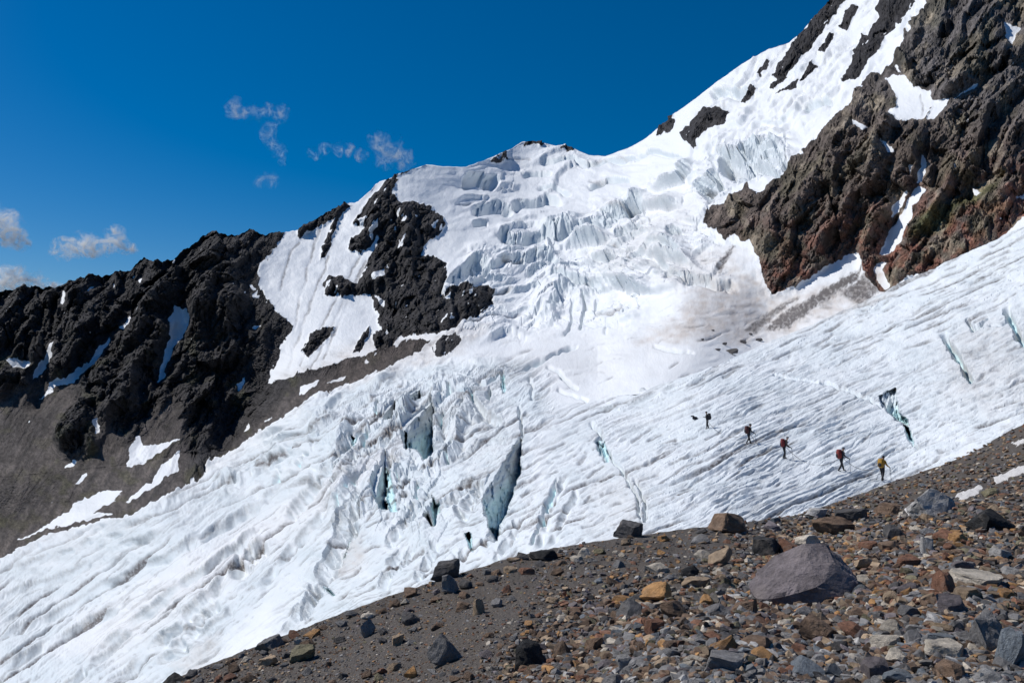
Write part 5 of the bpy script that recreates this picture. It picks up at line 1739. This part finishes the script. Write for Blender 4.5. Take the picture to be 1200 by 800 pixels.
# the rope between them
rl_names = ['rope sagging over the ice between the top hiker and the dark red backpack', 'rope running down from the dark red backpack to the middle hiker', 'rope between the middle hiker and the hiker with the grey helmet', 'rope hanging between the grey helmet hiker and the yellow hiker']
for k in range(4):
    a = mats_[k] @ Vector((0.12, 0, 1.0))
    b = mats_[k + 1] @ Vector((-0.05, 0, 1.0))
    pts = []
    for q in range(25):
        t = q / 24.0
        p = a.lerp(b, t)
        sag = (0.55 if k == 3 else 1.0) * 4 * t * (1 - t)
        pts.append((p.x, p.y, p.z - sag))
    me = tube_mesh('rope', pts, 0.019, M_ROPE, 6)
    ob = bpy.data.objects.new('rope', me)
    col.objects.link(ob)
    ob['label'] = rl_names[k]
    ob['category'] = 'rope'
    ob['group'] = 'rope joining the hikers'

# dark bundle left on the ice
p = on_ice(815, 492)
ro = bpy.data.objects.new('gear_bundle', None)
col.objects.link(ro)
ro.location = p + Vector((0, 0, 0.05))
ro.rotation_euler = (0, 0, R(15))
mesh_obj('sack', ball_mesh('sack', (0, 0, 0.14), (0.30, 0.22, 0.18), M_CLOTH['black'], None, 3, 0.25), ro)
mesh_obj('flap', ball_mesh('flap', (-0.30, 0, 0.36), (0.22, 0.18, 0.08), M_CLOTH['black'], None, 3, 0.2), ro)
mesh_obj('strap', tube_mesh('strap', [(0.2, 0.1, 0.2), (0.35, 0.15, 0.1), (0.5, 0.1, 0.12), (0.6, 0.0, 0.05)], 0.035, M_CLOTH['black']), ro)
ro['label'] = 'small dark bundle of gear lying on the ice beside the top hiker'
ro['category'] = 'bundle'

# stones that have rolled out onto the snow of the bowl
Fpx, Fpy, _ = project(P[N1 + NH:-KB])
for k, (px, py, w_, lab) in enumerate([(858, 415, 16, 'dark boulder on the dirty snow just beyond the edge of the ice slope'), (849, 404, 7, 'small dark stone on the snow above the boulder beyond the ice slope'), (871, 402, 8, 'dark stone on the snow below the debris band'), (890, 400, 8, 'dark stone right at the crest line of the ice slope below the debris band'),
                                    (823, 398, 5, 'tiny dark stone alone on the dirty snow of the bowl'), (842, 411, 6, 'tiny dark stone touching the left of the boulder beyond the ice slope'), (836, 388, 4, 'tiny dark stone high on the snow under the dusty cone'), (880, 392, 6, 'small dark stone at the foot of the debris band')]):
    kk = np.argmin((Fpx - px) ** 2 + (Fpy - py) ** 2)
    i, j = np.unravel_index(kk, Fpx.shape)
    p = Vector(P[N1 + NH + i, j])
    s_ = project(np.array(p))[2] / F * w_ / 2
    v, f = rock_verts(3, 'block', np.random.default_rng(600 + k), 10, 0.06)
    ob = bpy.data.objects.new('rock', rock_mesh('rock', v, f, MR_['dark grey']))
    col.objects.link(ob)
    ob.location = p + Vector((0, 0, s_ * 0.25))
    ob.scale = (s_, s_ * 0.9, s_ * 0.6)
    ob.rotation_euler = (0, 0, k * 1.3)
    ob['label'] = lab
    ob['category'] = 'rock'
    ob['group'] = 'stones on the snow of the bowl'

# ------------------------------------------------------------------ clouds
DC = 5200.0
UC = DC / F
CLOUDS = [('thin T shaped wisp of cloud high in the blue sky', 0.55, [(276, 128, 10), (288, 130, 9), (301, 131, 8), (314, 132, 8), (327, 134, 9), (318, 146, 7), (316, 157, 8), (320, 168, 8), (327, 179, 7), (331, 188, 5)]),
          ('tiny wisp of cloud below the T shaped one', 0.5, [(319, 210, 8), (304, 213, 6)]),
          ('feathery cloud streak above the dark rib of the mountain', 0.6, [(368, 180, 6), (382, 177, 7), (396, 173, 7), (410, 177, 6), (424, 182, 6), (440, 164, 8), (448, 172, 11), (460, 178, 13), (472, 186, 11), (452, 188, 10)]),
          ('small white cloud with a raised end above the dark ridge', 0.9, [(70, 293, 9), (84, 291, 11), (98, 287, 12), (112, 291, 10), (124, 287, 10), (133, 280, 11), (141, 283, 11), (150, 291, 8), (134, 272, 7)]),
          ('white cloud cut by the left edge of the picture', 1.0, [(-14, 260, 18), (2, 264, 17), (12, 274, 13), (22, 280, 11), (32, 284, 7)]),
          ('white cloud bank resting on the ridge at the left edge', 1.1, [(-30, 332, 18), (-10, 330, 17), (8, 328, 15), (24, 328, 12), (40, 330, 11), (54, 335, 9), (68, 338, 6)])]
for k, (lab, dens, blobs) in enumerate(CLOUDS):
    cen = at(np.mean([b[0] for b in blobs]), np.mean([b[1] for b in blobs]), DC)
    bm = bmesh.new()
    pts = []
    for j, (px, py, rad) in enumerate(blobs):
        c = at(px, py, DC) - cen
        c.y += (j % 3 - 1) * rad * UC * 0.3
        pts.append((c, rad * UC))
        t = bmesh.ops.create_icosphere(bm, subdivisions=2, radius=rad * UC * 1.75, matrix=Matrix.Translation(c))
    me = bpy.data.meshes.new('cloud')
    bm.to_mesh(me)
    bm.free()
    tmp = bpy.data.objects.new('tmp', me)
    col.objects.link(tmp)
    md = tmp.modifiers.new('r', 'REMESH')
    md.mode = 'VOXEL'
    md.voxel_size = 2.6 * UC
    dg = bpy.context.evaluated_depsgraph_get()
    cm = bpy.data.meshes.new_from_object(tmp.evaluated_get(dg))
    bpy.data.objects.remove(tmp)
    cm.name = 'cloud'
    m = bpy.data.materials.new('cloud_vapour')
    m.use_nodes = True
    nt = m.node_tree
    nt.nodes.remove(nt.nodes['Principled BSDF'])
    g = NT(nt)
    vol = nt.nodes.new('ShaderNodeVolumePrincipled')
    vol.inputs['Color'].default_value = (1, 1, 1, 1)
    vol.inputs['Anisotropy'].default_value = 0.0
    tc = nt.nodes.new('ShaderNodeTexCoord').outputs['Object']
    wn_ = nt.nodes.new('ShaderNodeTexNoise')
    wn_.inputs['Scale'].default_value = 1 / (17 * UC)
    wn_.inputs['Detail'].default_value = 4
    g.l(tc, wn_.inputs['Vector'])
    sb = nt.nodes.new('ShaderNodeVectorMath')
    sb.operation = 'MULTIPLY_ADD'
    g.l(wn_.outputs['Color'], sb.inputs[0])
    sb.inputs[1].default_value = (26 * UC,) * 3
    sb.inputs[2].default_value = (-13 * UC,) * 3
    ad = nt.nodes.new('ShaderNodeVectorMath')
    ad.operation = 'ADD'
    g.l(tc, ad.inputs[0])
    g.l(sb.outputs[0], ad.inputs[1])
    tot = None
    for c, rad in pts:
        ds = nt.nodes.new('ShaderNodeVectorMath')
        ds.operation = 'DISTANCE'
        g.l(ad.outputs[0], ds.inputs[0])
        ds.inputs[1].default_value = c
        q = g.ramp(ds.outputs['Value'], rad * 1.5, 0.0)
        tot = q if tot is None else g.math('MAXIMUM', tot, q)
    nz = g.noise(1 / (7 * UC), 6, 0.62, ad.outputs[0])
    dn_ = g.math('MULTIPLY', tot, g.ramp(nz, 0.46, 0.80))
    dn_ = g.math('MULTIPLY', dn_, dens * dens * (0.13 if dens < 0.8 else 0.2))
    g.l(dn_, vol.inputs['Density'])
    g.l(vol.outputs[0], nt.nodes['Material Output'].inputs['Volume'])
    cm.materials.clear()
    cm.materials.append(m)
    ob = bpy.data.objects.new('cloud', cm)
    col.objects.link(ob)
    ob.location = cen
    ob['label'] = lab
    ob['category'] = 'cloud'
    ob['group'] = 'small clouds in the sky'
